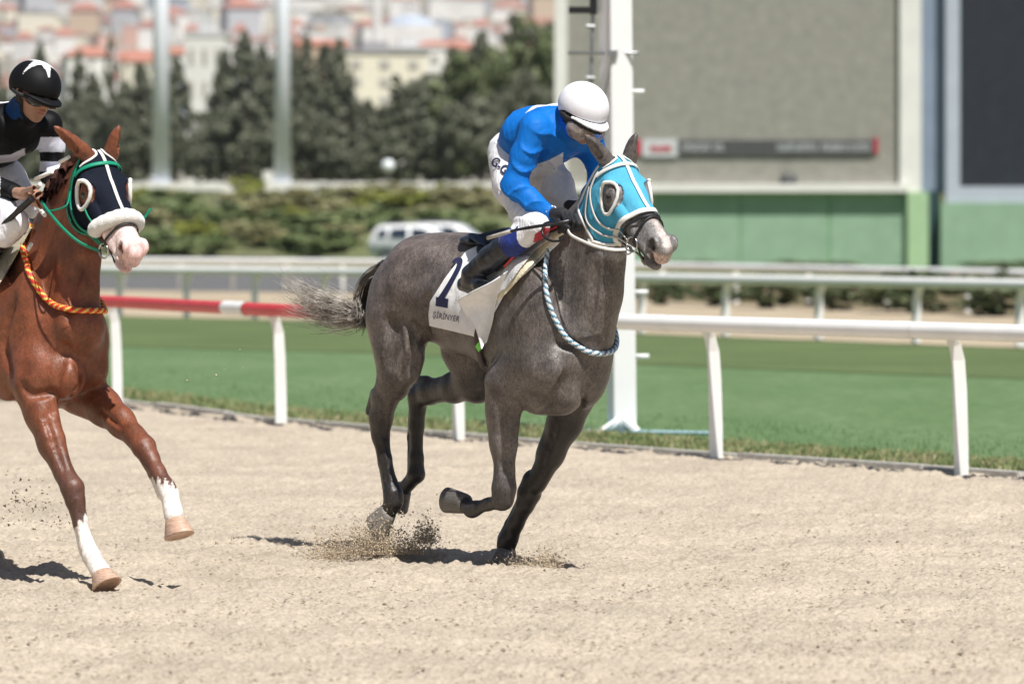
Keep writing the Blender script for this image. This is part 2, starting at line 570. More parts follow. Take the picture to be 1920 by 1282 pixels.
def eye_ring(H, sh, c, r, off=.016, n=30):
    c0 = sh.snap(H.p(*c), 0.0)[0]; N = sh.grad(c0)[0]
    u = np.cross(N, [0.1, 0.2, 1.0]); u /= np.linalg.norm(u); w = np.cross(N, u); C = H.p(*c)
    P = np.array([c0 + r * (u * math.cos(2*math.pi*k/n) + w * math.sin(2*math.pi*k/n)) for k in range(n)])
    sh = Shape([p_ for p_ in sh.p if p_[-1] > 0])
    for _ in range(5):
        P = .5 * P + .25 * (np.roll(P, 1, 0) + np.roll(P, -1, 0))
        L = H.inv(P); d = L - np.array(c); dd = np.sqrt(d[:, 0]**2 + (.75*d[:, 1])**2 + d[:, 2]**2)
        P = H.P(np.array(c) + d * (r / dd)[:, None]); P = sh.snap(P, off, 4)
    for _ in range(3): P = .5 * P + .25 * (np.roll(P, 1, 0) + np.roll(P, -1, 0))
    return P

def head_ring(H, cx, cy, cz, r, n=28, sq=1.0):
    s_ = 1 if cy > 0 else -1
    return [H.p(cx + r * math.cos(2*math.pi*k/n) * sq, s_ * .13, cz + r * math.sin(2*math.pi*k/n)) for k in range(n)]

def hair(name, roots, guides, mat, parent, n, spread0, spread1, wave=0.01, r0=0.0016, seg=12, seed=3, lens=(0.6, 1.0)):
    """thin tapered strands following guide curves"""
    rs = np.random.RandomState(seed); V = []; q = []
    G = [spline(g, 6) for g in guides]
    for i in range(n):
        g = G[rs.randint(len(G))]; g2 = G[rs.randint(len(G))]; t = rs.rand()
        m_ = min(len(g), len(g2)); P = g[:m_] * (1 - t) + g2[:m_] * t
        ln = rs.uniform(*lens); idx = np.linspace(0, (m_ - 1) * ln, seg)
        P = np.stack([np.interp(idx, np.arange(m_), P[:, k]) for k in range(3)], -1)
        u = np.linspace(0, 1, seg)[:, None]
        o0 = rs.randn(3) * spread0; o1 = rs.randn(3) * spread1; ph = rs.rand(3) * 6.28
        P = P + o0 * (1 - u) + o1 * u ** 1.4 + wave * np.sin(ph + u * (4 + 4 * rs.rand())) * u
        b = len(V) ; base = sum(len(x) for x in V) if False else None
        T = np.gradient(P, axis=0); T /= np.maximum(np.linalg.norm(T, axis=1, keepdims=True), 1e-9)
        a = np.cross(T, [0.3, 0.2, 1.0]); a /= np.maximum(np.linalg.norm(a, axis=1, keepdims=True), 1e-9); c = np.cross(T, a)
        rr = (r0 * (1 - 0.75 * u)) * rs.uniform(.7, 1.3)
        ring = np.stack([P + a * rr, P - a * rr * .5 + c * rr * .87, P - a * rr * .5 - c * rr * .87], 1).reshape(-1, 3)
        V.append(ring); bb = i * seg * 3
        for j in range(seg - 1):
            for k in range(3):
                q.append((bb + j*3 + k, bb + j*3 + (k+1) % 3, bb + (j+1)*3 + (k+1) % 3, bb + (j+1)*3 + k))
    return mesh_np(name, np.concatenate(V), quads=q, mat=mat, parent=parent)
# ------------------------------------------------------------------ the lie of the land
def lerp(a, b, t): return a + (b - a) * t
# the inner rail's foot line: (photo column, photo row)
def rail_foot(px): return float(np.interp(px, [-900, -200, 220, 525, 860, 1340, 1800, 2300, 3000], [700, 732, 757, 795, 823, 858, 889, 925, 968]))
def railW(px, z=0.0, dy=0):
    Y = GY(rail_foot(px) + dy); return Vector(((px - CX) * Y / FPX, Y, z))

# ground materials
def ground_mat(name, cols, sc, rough=0.95, bmp=0.3, bd=0.02, stretch=None, sc2=None, spec=0.2):
    m, nt, b = newmat(name)
    n = noise(nt, sc, 6, 0.65, stretch=stretch); n2 = noise(nt, sc2 or sc * .07, 3, 0.5, stretch=stretch)
    r = ramp(nt, n.outputs[0], [(0.30 + .4 * i / max(1, len(cols) - 1), c) for i, c in enumerate(cols)])
    r2 = ramp(nt, n2.outputs[0], [(0.3, (.88,) * 3), (0.7, (1.12,) * 3)])
    nt.links.new(mixc(nt, r.outputs[0], r2.outputs[0], 1.0, 'MULTIPLY'), b.inputs['Base Color'])
    b.inputs['Roughness'].default_value = rough; b.inputs['Specular IOR Level'].default_value = spec
    bump(nt, b, n.outputs[0], bmp, bd); return m
M['sand'] = ground_mat('sand', [(.29, .24, .175), (.44, .375, .295), (.52, .45, .365)], 55, bmp=.7, bd=.010, sc2=1.3)
M['sand_far'] = ground_mat('sand_far', [(.38, .31, .215), (.45, .375, .27)], 8, bmp=.1)
M['earth'] = ground_mat('earth', [(.10, .09, .05), (.16, .13, .07), (.22, .18, .11)], .6, bmp=.2)
M['asphalt'] = ground_mat('asphalt', [(.11, .11, .11), (.15, .15, .15)], 12, bmp=.1)
M['hill'] = ground_mat('hill', [(.20, .18, .14), (.30, .27, .22), (.12, .14, .08)], .03, bmp=.1)
# turf: mown bands, tufts and thin patches
m, nt, b = newmat('turf')
tc = nt.nodes.new('ShaderNodeTexCoord')
n1 = noise(nt, 16, 6, .7, vec=tc.outputs['Object'], stretch=(.5, .18, 1)); n2 = noise(nt, .55, 4, .55, vec=tc.outputs['Object'], stretch=(1.4, .35, 1))
c1 = ramp(nt, n1.outputs[0], [(.25, (.080, .135, .052)), (.5, (.116, .184, .078)), (.75, (.158, .235, .108))])
c2 = ramp(nt, n2.outputs[0], [(.3, (.82, .9, .8)), (.7, (1.15, 1.1, 1.15))])
nt.links.new(mixc(nt, c1.outputs[0], c2.outputs[0], 1.0, 'MULTIPLY'), b.inputs['Base Color'])
b.inputs['Roughness'].default_value = .8; b.inputs['Specular IOR Level'].default_value = .25
bump(nt, b, n1.outputs[0], .5, .03); M['turf'] = m
M['turf_edge'] = ground_mat('turf_edge', [(.10, .13, .055), (.16, .18, .08), (.28, .25, .14)], 9, bmp=.5)
M['turf_rough'] = ground_mat('turf_rough', [(.085, .12, .045), (.12, .165, .065)], 6, bmp=.5)

def sheet(name, pts, z, mat, kind='structure'):
    me = bpy.data.meshes.new(name); me.from_pydata([(p[0], p[1], z) for p in pts], [], [tuple(range(len(pts)))]); me.update()
    me.materials.append(mat); o = link_mesh(name, me); o['kind'] = kind; return o
def gpt(px, py): Y = GY(py); return ((px - CX) * Y / FPX, Y)
sheet('ground', [(-900, -30), (900, -30), (900, 330), (-900, 330)], -.06, M['earth'])
# the sand track under the horses: a raked, trodden surface
def sand_height(X, Y):
    z = np.zeros_like(X)
    rs = np.random.RandomState(5)
    for wl, amp, cnt in ((.9, .006, 6), (.34, .0045, 8), (.15, .0040, 10), (.075, .0032, 12), (.042, .0028, 14)):
        for _ in range(cnt):
            a = rs.rand() * 6.28; k = 2 * math.pi / (wl * rs.uniform(.7, 1.4))
            z += amp / math.sqrt(cnt) * 1.5 * np.sin(k * (X * math.cos(a) + Y * math.sin(a)) + rs.rand() * 6.28)
    rnd_ = rs.rand(*X.shape); z += (rnd_ - .5) * .005
    z = np.where(z > 0, z, z * 1.0)
    return z
def sand_grid():
    Ys = []; y = 15.5
    while y < 45: Ys.append(y); y += .020 * (y / 22) ** 1.3
    Ys = np.array(Ys); nx = 620; u = np.linspace(-1.16, 1.16, nx)
    X = (u[None, :] * 960 / FPX) * Ys[:, None]; Y = np.repeat(Ys[:, None], nx, 1)
    foot = np.array([[railW(p, 0, -4.2).x, railW(p, 0, -4.2).y] for p in np.linspace(-400, 2400, 60)])
    Ymax = np.interp(X, foot[::1, 0], foot[::1, 1]) if foot[0, 0] < foot[-1, 0] else None
    z = sand_height(X, Y)
    # banks and scuffs where hoofs dug in
    for (cx, cy, r, d) in DIG:
        rr = np.sqrt(((X - cx) / r) ** 2 + ((Y - cy) / (r * 1.3)) ** 2)
        z += d * np.exp(-rr ** 2) - d * .22 * np.exp(-((rr - 1.5) / .5) ** 2)
    keep = Y < Ymax
    idx = np.arange(X.size).reshape(X.shape)
    q = np.stack([idx[:-1, :-1], idx[:-1, 1:], idx[1:, 1:], idx[1:, :-1]], -1)
    ok = keep[:-1, :-1] & keep[1:, 1:] & keep[:-1, 1:] & keep[1:, :-1]
    q = q[ok]
    used = np.unique(q); mp = np.full(X.size, -1, np.int64); mp[used] = np.arange(len(used))
    V = np.stack([X, Y, z + .0], -1).reshape(-1, 3)[used]
    o = mesh_np('sand_track', V, quads=mp[q], mat=M['sand']); o['kind'] = 'structure'; return o
_g = lambda px, py: ((px - CX) * GY(py) / FPX, GY(py))
DIG = [(*_g(950, 1058), .13, -.035), (*_g(820, 1050), .14, -.02), (*_g(700, 1040), .13, -.02), (*_g(1075, 1062), .10, -.015), (*_g(600, 1030), .12, -.02),
       (*_g(197, 1104), .12, -.03), (*_g(60, 1060), .14, -.03), (*_g(320, 1095), .10, -.02), (*_g(60, 965), .16, -.02), (*_g(1500, 1120), .12, -.012), (*_g(1330, 960), .13, -.012)]
for _ in range(110):
    px, py = rnd.uniform(-100, 2000), rnd.uniform(900, 1290); DIG.append((*_g(px, py), rnd.uniform(.05, .11), -rnd.uniform(.006, .022)))
sand_grid()
# wider sand outside the picture's edges
sheet('sand_apron', [(-60, -25), (60, -25), (60, 15.6), (-60, 15.6)], -.004, M['sand_far'])
a, b_ = railW(-900), railW(2900)
sheet('sand_apron', [(-60, 15.6), (60, 15.6), (60, b_.y - 14), (b_.x, b_.y), *[(railW(p).x, railW(p).y) for p in range(2800, -800, -200)], (a.x, a.y), (-60, a.y + 75)], -.03, M['sand_far'])
# turf track
far_edge = [(-1000, 572), (200, 592), (640, 602), (1200, 625), (1920, 652), (3100, 690)]
near_edge = [(p, rail_foot(p) - 9) for p in range(-900, 3100, 100)]
ne = [gpt(*p) for p in near_edge]; fe = [gpt(*p) for p in far_edge]
sheet('turf_track', ne + fe[::-1], -.02, M['turf'])
sheet('turf_track_rough', [gpt(x, y + 56) for x, y in far_edge] + [gpt(x, y - 2) for x, y in far_edge[::-1]], -.012, M['turf_rough'])
sheet('turf_verge', [gpt(p, rail_foot(p) - 7) for p in range(-900, 3100, 100)] + [gpt(p, rail_foot(p) - 24) for p in range(3000, -1000, -100)], -.010, M['turf_edge'])
# training track behind
e2 = [(-1000, 536), (200, 543), (640, 549), (1200, 562), (1920, 590), (3100, 630)]
sheet('far_sand_track', [gpt(x, y - 1) for x, y in far_edge] + [gpt(*p) for p in e2[::-1]], -.01, M['sand_far'])
sheet('service_road', [gpt(x, y) for x, y in [(-400, 541), (900, 548)]] + [gpt(x, y) for x, y in [(900, 512), (-400, 514)]], -.02, M['asphalt'])
sheet('lawn', [gpt(x, y) for x, y in [(-500, 513), (900, 511), (2500, 575)]] + [(60, 230), (-60, 230)], -.03, M['turf_rough'])

# grass blades along the verge and thin over the turf near it
def blades(name, n, row_fn, hmin, hmax, mat, wid=.004):
    V = []; T = []
    rs = np.random.RandomState(9)
    px = rs.uniform(-60, 1990, n); off = row_fn(rs, n)
    for i in range(n):
        Y = GY(rail_foot(px[i]) - off[i]); x = (px[i] - CX) * Y / FPX
        h_ = rs.uniform(hmin, hmax); a = rs.rand() * 6.28; lx, ly = math.cos(a), math.sin(a); w_ = wid * rs.uniform(.7, 1.4)
        bnd = rs.uniform(.2, .9) * h_; b = len(V)
        V += [(x - lx * w_, Y - ly * w_, -.02), (x + lx * w_, Y + ly * w_, -.02), (x + bnd * .4 * ly + lx * w_ * .6, Y - bnd * .4 * lx, h_ * .65), (x + bnd * ly, Y - bnd * lx, h_)]
        T += [(b, b + 1, b + 2), (b, b + 2, b + 3)]
    o = mesh_np(name, V, tris=T, mat=mat, smooth=False); o['kind'] = 'stuff'; return o
m, nt, b = newmat('grass_blade'); oi = nt.nodes.new('ShaderNodeTexCoord')
n = noise(nt, 3.0, 4, .6, vec=oi.outputs['Object']); nt.links.new(ramp(nt, n.outputs[0], [(.3, (.10, .14, .05)), (.48, (.19, .24, .09)), (.58, (.34, .31, .16)), (.75, (.48, .43, .28))]).outputs[0], b.inputs['Base Color'])
b.inputs['Roughness'].default_value = .6; M['blade'] = m
blades('verge_grass', 16000, lambda rs, n: rs.uniform(6.5, 28, n) - 3 * rs.rand(n), .02, .075, M['blade'], .005)
m, nt, b = newmat('turf_blade'); n = noise(nt, 5.0, 4, .6); nt.links.new(ramp(nt, n.outputs[0], [(.3, (.10, .175, .07)), (.7, (.17, .27, .12))]).outputs[0], b.inputs['Base Color']); b.inputs['Roughness'].default_value = .6; M['turf_blade'] = m
blades('turf_grass', 5000, lambda rs, n: 18 + 60 * rs.rand(n) ** 1.5, .008, .026, M['turf_blade'], .004)
# kerb
M['kerb'] = simple('kerb', (.46, .44, .40), .9, .25, 8, .4, .01)
kerb = empty('kerb', kind='structure')
px = -120
L0 = railW(px)
kpts = [railW(p, 0, -3) for p in np.linspace(-160, 2080, 400)]
acc = 0; seg = [kpts[0]]; 
for p, q_ in zip(kpts[:-1], kpts[1:]):
    acc += (q_ - p).length; seg.append(q_)
    if acc > 1.05:
        a, c = seg[0], seg[-1]; d = (c - a).normalized(); nrm = Vector((-d.y, d.x, 0))
        lift = rnd.uniform(-.012, .006)
        k = MB(); Mx = Matrix.Translation((a + c) / 2) @ Matrix.Rotation(math.atan2(d.y, d.x) + rnd.uniform(-.01, .01), 4, 'Z')
        l_ = (c - a).length / 2 - .008
        k.box((-l_, -.05, -.08), (l_, .05, .040 + lift), Mx); k.build('kerb_stone', M['kerb'], kerb, bevel=.008)
        seg = [q_]; acc = 0

# ------------------------------------------------------------------ inner running rail
RH = .955
rail = empty('running_rail', railW(900), 0, 'white tubular running rail with a red stretch, between the sand and the turf', 'rail')
rl = rail.location.copy()
def rail_top(px): w = railW(px); return w + Vector((-.10, -.07, RH))
def rail_piece(p0, p1, r, mat, name='rail_tube'):
    pts = [rail_top(p) - rl for p in np.linspace(p0, p1, max(2, int(abs(p1 - p0) / 40)))]
    b = MB(); b.tube(pts, r, 20, caps=False); return b.build(name, mat, rail, smooth=True)
rail_piece(-900, 447, .055, M['red_paint'])['label'] = 'red length of rail'
rail_piece(485, 660, .055, M['red_paint'])['label'] = 'red length of rail'
rail_piece(446, 486, .060, M['white_paint'], 'rail_sleeve')
rail_piece(655, 1276, .058, M['white_paint']); rail_piece(1279, 1739, .058, M['white_paint']); rail_piece(1742, 3000, .058, M['white_paint'])
rail_piece(1245, 1280, .0600, M['white_paint'], 'rail_sleeve'); rail_piece(1705, 1742, .0600, M['white_paint'], 'rail_sleeve')
for px in (-740, -420, -95, 220, 527, 860, 1343, 1803, 2330, 2860):
    w = railW(px) - rl; lx = -.085 if px > 300 else -.06
    b = MB()
    pts = [w + Vector((0, .02, -.02)), w + Vector((-.003, .02, .25)), w + Vector((-.010, .015, .55)), w + Vector((-.022, .01, .76)), w + Vector((-.045, -.01, .86)), w + Vector((-.085, -.045, RH - .03))]
    b.tube(pts, [.068, .067, .065, .062, .056, .048], 4, flat=.42, up=(0, 1, 0), sq=True); b.build('rail_post', M['white_paint'], rail, bevel=.006)

# ------------------------------------------------------------------ far rails
def far_rail(label, base, height, r, posts, goose, lean=0):
    """base: [(px, py)] foot line in the photo"""
    o = empty('white_rail', gpt(*base[0]) + (0,), 0, label, 'rail', 'white rails beyond the turf')
    ol = Vector(o.location)
    bx = [p[0] for p in base]; by = [p[1] for p in base]
    def w(px, z=0): x, Y = gpt(px, float(np.interp(px, bx, by))); return Vector((x, Y, z)) - Vector((ol.x, ol.y, 0))
    b = MB(); b.tube([w(p, height) + Vector((-.13, -.07, 0)) for p in np.linspace(bx[0], bx[-1], 40)], r * (1.0 if goose else .95), 12); b.build('rail_tube', M['white_paint'], o, smooth=True)
    for px in posts:
        d = (w(px + 20) - w(px)).normalized(); c = w(px); b = MB()
        if goose: b.tube([c, c + Vector((0, 0, height - .26)), c + d * .05 + Vector((0, 0, height - .12)), c + d * .16 + Vector((-.03, -.015, height - .03)), c + d * .36 + Vector((-.13, -.07, height))], r * 1.15, 10, sq=True, up=(0, 1, 0))
        else: b.tube([c + Vector((0, 0, 0)), c + Vector((0, 0, height * .45)), c + Vector((0, 0, height * .93)), c + Vector((-.09, -.05, height))], r * .8, 8, up=(0, 1, 0), sq=True)
        b.build('rail_post', M['white_paint'], o, bevel=.012)
    return o
far_rail('white rail with bent gooseneck posts beyond the turf, nearer of the two', [(-200, 583), (200, 591), (640, 601), (1200, 624), (1920, 651), (2300, 667)], .86, .072,
         [-30, 96, 224, 350, 478, 606, 735, 870, 1035, 1203, 1360, 1535, 1718, 1912], True)
far_rail('white rail on straight posts before the hedge, farther of the two', [(-200, 543), (200, 545), (640, 551), (1200, 563), (1920, 592), (2300, 608)], .78, .088,
         [20, 125, 232, 337, 437, 537, 642, 750, 860, 975, 1100, 1242, 1380, 1516, 1662, 1815, 1975], False)

# ------------------------------------------------------------------ finishing post
tower = empty('finish_post', W(1165, 805, GY(806)), 0, 'tall white square finish post with climbing pegs, behind the grey horse', 'post')
tl = tower.location.copy(); TY = GY(806)
def tw(px, py, dy=0.0): return W(px, py, TY) + Vector((0, dy, 0)) - tl
M['post_white'] = simple('post_white', (.82, .82, .82), .5, .03, 4, .05)
b = MB()
b.add([tw(1152, 806), tw(1194, 806), tw(1183, -200), tw(1143, -200), tw(1140, 806, .16), tw(1182, 806, .2), tw(1171, -200, .2), tw(1116, -200, .16)],
      [(0, 1, 2, 3), (5, 4, 7, 6), (4, 0, 3, 7), (1, 5, 6, 2), (3, 2, 6, 7), (0, 4, 5, 1)])
b.build('column', M['post_white'], tower, bevel=.006)
for (x, y) in ((1186, 172), (1193, 548), (1195, 668), (1184, -40)):
    b = MB(); b.tube([tw(x - 4, y, .02), tw(x + 22, y, .02)], [.020, .020], 8); b.build('peg', M['post_white'], tower, smooth=True)
b = MB()
b.add([tw(1165, 780, -.02), tw(1125, 808, -.25), tw(1140, 810, -.05), tw(1172, 790, .02)], [(0, 1, 2, 3)])
b.add([tw(1170, 782, -.02), tw(1192, 812, -.1), tw(1200, 806, .1), tw(1178, 785, .05)], [(0, 1, 2, 3)])
for (x0, y0, x1, y1) in ((1163, 785, 1128, 808), (1168, 785, 1196, 808)): b.tube([tw(x0, y0, -.03), tw(x1, y1, -.10)], .03, 6)
b.build('foot_brace', M['post_white'], tower)
b = MB(); b.tube([tw(1064, 99, .12), tw(1140, 99, .10), tw(1197, 100, -.06)], .012, 8); b.build('bracket', M['grey_metal'], tower, smooth=True)
b = MB(); b.box(tuple(tw(1140, 108, -.03)), tuple(tw(1158, 95, .02))); b.build('clamp', M['grey_metal'], tower)
b = MB(); b.tube([tw(1104, 400, .15), tw(1106, 250, .15), tw(1112, 30, .15), tw(1114, -150, .15)], .016, 8); b.build('pipe', M['grey_metal'], tower, smooth=True)
for y in (48, 145, 210, 268, 320, 372):
    b = MB(); b.tube([tw(1100, y, .13), tw(1116, y + 1, .13)], .018, 8); b.build('pipe_clip', M['grey_metal'], tower)
b = MB(); b.tube([tw(1128, 420, .1), tw(1133, 180, .1), tw(1150, 100, -.04)], .006, 6); b.build('cable', M['grey_metal'], tower)
b = MB(); b.box(tuple(tw(1106, 26, .2)), tuple(tw(1120, -30, .1))); b.box(tuple(tw(1066, 24, .2)), tuple(tw(1106, 12, .1))); b.build('lamp_arm', M['black_leather'], tower)
M['blue_line'] = simple('blue_line', (.30, .45, .50), .9, .2, 5)
sheet('painted_line', [gpt(1080, 806), gpt(1350, 811), gpt(1350, 807), gpt(1080, 802)], -.006, M['blue_line'])

# ------------------------------------------------------------------ big screen and green walls
BY = 195.0
def bw(px, py, dy=0.0): return W(px, py, BY) + Vector((0, dy, 0))
def bbox(mb, x0, y0, x1, y1, d0=0.0, d1=.5, o=Vector((0, 0, 0))):
    a = bw(x0, y1, 0) - o; c = bw(x1, y0, 0) - o; mb.box((a.x, a.y + d0, a.z), (c.x, c.y + d1, c.z))
m, nt, b = newmat('led_back')
br_ = nt.nodes.new('ShaderNodeTexBrick'); tc = nt.nodes.new('ShaderNodeTexCoord'); mp = nt.nodes.new('ShaderNodeMapping')
mp.inputs['Rotation'].default_value = (math.radians(90), 0, 0); nt.links.new(tc.outputs['Object'], mp.inputs[0]); nt.links.new(mp.outputs[0], br_.inputs['Vector'])
br_.inputs['Color1'].default_value = (.26, .255, .225, 1); br_.inputs['Color2'].default_value = (.31, .305, .265, 1); br_.inputs['Mortar'].default_value = (.22, .215, .19, 1)
br_.inputs['Scale'].default_value = 6; br_.inputs['Mortar Size'].default_value = .03
nz = noise(nt, 2.2, 5, .7, vec=tc.outputs['Object']); r2 = ramp(nt, nz.outputs[0], [(.3, (.8, .8, .8)), (.7, (1.2, 1.18, 1.12))])
nt.links.new(mixc(nt, br_.outputs[0], r2.outputs[0], 1, 'MULTIPLY'), b.inputs['Base Color']); b.inputs['Roughness'].default_value = .7; M['led_back'] = m
M['frame_white'] = simple('frame_white', (.72, .71, .66), .6, .06, 1)
M['green_wall'] = simple('green_wall', (.25, .38, .26), .85, .10, 1.2)
M['green_light'] = simple('green_light', (.36, .52, .30), .85, .05, 1.2)
M['green_dark'] = simple('green_dark', (.16, .34, .15), .85, .05, 1.2)
M['slate'] = simple('slate', (.20, .25, .33), .7, .08, 1.2)
M['teal_dark'] = simple('teal_dark', (.02, .055, .06), .8, .1, 1)
M['screen_dark'] = simple('screen_dark', (.022, .024, .032), .35, .2, 2)
M['frame_blue'] = simple('frame_blue', (.42, .46, .52), .6, .05, 1)
M['sign_grey'] = simple('sign_grey', (.07, .07, .07), .5, .1, 2); M['sign_red'] = simple('sign_red', (.42, .03, .05), .5, .1, 2)
M['sign_pale'] = simple('sign_pale', (.55, .58, .58), .5, .05, 2)
bo = bw(1440, 500)
board = empty('video_board', bo, 0, 'wide grey tote board in a pale frame standing on a green wall', 'board')
def bpart(name, mat, *boxes, parent=board, o=bo, bevel=0.0):
    k = MB()
    for q_ in boxes: bbox(k, *q_, o=o)
    return k.build(name, mat, parent, bevel=bevel)
bpart('screen', M['led_back'], (1062, -260, 1688, 348, .0, .6))
bpart('frame', M['frame_white'], (1040, -260, 1063, 372, -.35, .5)); bpart('frame', M['frame_white'], (1686, -260, 1726, 360, -.35, .7))
bpart('ledge', M['frame_white'], (1040, 345, 1700, 360, -.6, .3))
for i, (x0, x1) in enumerate(((1063, 1222), (1224, 1386), (1388, 1552), (1556, 1700))):
    bpart('wall_panel', M['green_wall'], (x0, 361, x1, 500, -.1, .3), bevel=.02)
bpart('wall_seam', M['green_dark'], (1384.5, 361, 1389.5, 500, -.06, .2)); bpart('wall_seam', M['green_dark'], (1551, 361, 1557, 500, -.06, .2))
bpart('pillar', M['green_light'], (1700, 360, 1739, 501, -.5, .3))
strip = bpart('ticker_strip', M['sign_grey'], (1272, 263, 1637, 291, -.12, .05))
bpart('ticker_end', M['sign_red'], (1188, 262, 1203, 290, -.12, .05)); bpart('ticker_end', M['sign_red'], (1638, 258, 1646, 288, -.12, .05))
logo = bpart('logo_panel', M['sign_pale'], (1204, 262, 1270, 294, -.14, .05))
k = MB()
rr = random.Random(4)
x = 1219
while x < 1257: w_ = rr.uniform(3, 6); bbox(k, x, 274 + rr.uniform(-2, 2), x + w_, 285, -.17, -.10, bo); x += w_ + 1.6
k.build('lettering', M['sign_red'], logo)['kind'] = 'stuff'
k = MB()
for x0, x1 in ((1280, 1330), (1339, 1352), (1458, 1488), (1494, 1530), (1541, 1588), (1594, 1632)):
    x = x0
    while x < x1:
        w_ = rr.uniform(2.6, 5); t = rr.random()
        if t < .35: bbox(k, x, 270, x + 2, 283, -.15, -.10, bo); bbox(k, x, 270, x + w_, 273, -.155, -.10, bo)
        elif t < .7: bbox(k, x, 270, x + 2, 283, -.15, -.10, bo); bbox(k, x, 280, x + w_, 283, -.155, -.10, bo)
        else: bbox(k, x, 270, x + w_ * .5, 283, -.15, -.10, bo)
        x += w_ + 1.8
k.build('lettering', M['sign_pale'], strip)['kind'] = 'stuff'
k = MB()
k.add([], [])
cc = bw(1478, 347) - bo
k.tube([cc + Vector((0, -.16, -.1)), cc + Vector((0, -.16, .28)), cc + Vector((0, -.16, .46))], [.36, .34, .18], 14)
k.build('speaker', M['sign_grey'], board, smooth=True)
bb = bw(1830, 500)
scr = empty('video_screen', bb, 0, 'dark video screen in a blue grey frame at the right edge', 'screen')
bpart('housing', M['slate'], (1724, -260, 1776, 362, .35, 1.2), parent=scr, o=bb)
bpart('frame', M['frame_blue'], (1772, -260, 1798, 384, -.4, .4), (1796, 350, 2250, 384, -.39, .39), parent=scr, o=bb)
bpart('display', M['screen_dark'], (1795, -260, 2250, 352, -.05, .3), parent=scr, o=bb)
for i in range(6): bpart('display_seam', M['teal_dark'], (1835 + i * 60, -260, 1836 + i * 60, 350, -.07, -.0), parent=scr, o=bb)
gw = empty('green_wall', bb, 0, 'plain green wall below the dark screen at the right edge', 'wall')
bpart('wall_face', M['green_wall'], (1762, 380, 2300, 505, -.6, .3), parent=gw, o=bb)
bpart('recess', M['teal_dark'], (1738, 358, 1764, 501, .2, 1.0), parent=gw, o=bb)
# ------------------------------------------------------------------ vegetation and the town behind
def leaf_mat(name, c0, c1, c2, sc=.9):
    m, nt, b = newmat(name)
    tc = nt.nodes.new('ShaderNodeTexCoord'); n = noise(nt, sc, 4, .65, vec=tc.outputs['Object'])
    n2 = noise(nt, sc * 9, 3, .6, vec=tc.outputs['Object'])
    r = ramp(nt, n.outputs[0], [(.3, c0), (.5, c1), (.72, c2)]); r2 = ramp(nt, n2.outputs[0], [(.3, (.75,) * 3), (.7, (1.3,) * 3)])
    nt.links.new(mixc(nt, r.outputs[0], r2.outputs[0], 1, 'MULTIPLY'), b.inputs['Base Color'])
    b.inputs['Roughness'].default_value = .55; b.inputs['Specular IOR Level'].default_value = .4
    return m
M['conifer'] = leaf_mat('conifer', (.095, .108, .07), (.14, .148, .095), (.20, .195, .13), .35)
M['pine'] = leaf_mat('pine', (.085, .11, .045), (.125, .15, .06), (.19, .20, .085), .4)
M['olive'] = leaf_mat('olive', (.17, .18, .08), (.28, .27, .13), (.40, .36, .19), .8)
M['shrub'] = leaf_mat('shrub', (.10, .14, .05), (.18, .23, .09), (.30, .30, .13), .8)
M['hedge_leaf'] = leaf_mat('hedge_leaf', (.055, .08, .03), (.085, .11, .045), (.14, .15, .065), 1.2)
M['yellow_green'] = leaf_mat('yellow_green', (.16, .19, .03), (.25, .27, .05), (.34, .34, .09), .8)
M['agave_leaf'] = leaf_mat('agave_leaf', (.24, .27, .18), (.38, .38, .24), (.5, .48, .3), 1)
M['bark'] = simple('bark', (.09, .07, .055), .9, .3, 6, .5, .03)

def crown_mesh(name, kind, seed, n, leaf, mat):
    """leaf clumps spread through a crown of unit height and unit width"""
    rs = np.random.RandomState(seed); V = np.zeros((n, 4, 3), np.float32)
    if kind == 'cone':
        nb = 90; u = rs.rand(nb) ** .8; w_ = np.clip(1.02 - u, .02, 1) ** .95 * .5
        a = rs.rand(nb) * 6.28; rad = w_ * rs.uniform(.35, 1.0, nb)
        C = np.stack([np.cos(a) * rad, np.sin(a) * rad, u * .97], -1); S = .03 + .10 * w_
    elif kind == 'column':
        nb = 70; u = rs.rand(nb); w_ = .5 * np.sin(np.clip(u * .93 + .10, 0, 1) * math.pi) ** .6; a = rs.rand(nb) * 6.28; rad = w_ * rs.uniform(.3, .9, nb)
        C = np.stack([np.cos(a) * rad, np.sin(a) * rad, u], -1); S = .03 + .09 * w_
    else:
        nb = 46; d = rs.randn(nb, 3); d /= np.linalg.norm(d, axis=1, keepdims=True); r_ = rs.uniform(.45, 1.0, nb)[:, None]
        C = d * r_ * np.array([.42, .42, .44]) + np.array([0, 0, .5]); C[:, 2] = np.clip(C[:, 2], .08, 2); S = rs.uniform(.07, .15, nb)
    k = rs.randint(len(C), size=n); d = rs.randn(n, 3); d /= np.linalg.norm(d, axis=1, keepdims=True)
    P = C[k] + d * (S[k] * rs.uniform(.5, 1.05, n) ** .6)[:, None] * np.array([1, 1, .75])
    N = d + .5 * rs.randn(n, 3); N /= np.linalg.norm(N, axis=1, keepdims=True)
    U_ = np.cross(N, rs.randn(n, 3)); U_ /= np.linalg.norm(U_, axis=1, keepdims=True); W_ = np.cross(N, U_)
    s = leaf * rs.uniform(.6, 1.3, n)[:, None]
    V[:, 0] = P - U_ * s; V[:, 1] = P + W_ * s * .6; V[:, 2] = P + U_ * s; V[:, 3] = P - W_ * s * .6
    q = np.arange(n * 4).reshape(n, 4)
    o = mesh_np(name, V.reshape(-1, 3), quads=q, mat=mat, smooth=False); me = o.data; bpy.data.objects.remove(o); return me
CR = {}
def crown(kind, seed, n, leaf, mat):
    k = (kind, seed, n, mat)
    if k not in CR: CR[k] = crown_mesh('foliage', kind, seed, n, leaf, M[mat])
    return CR[k]
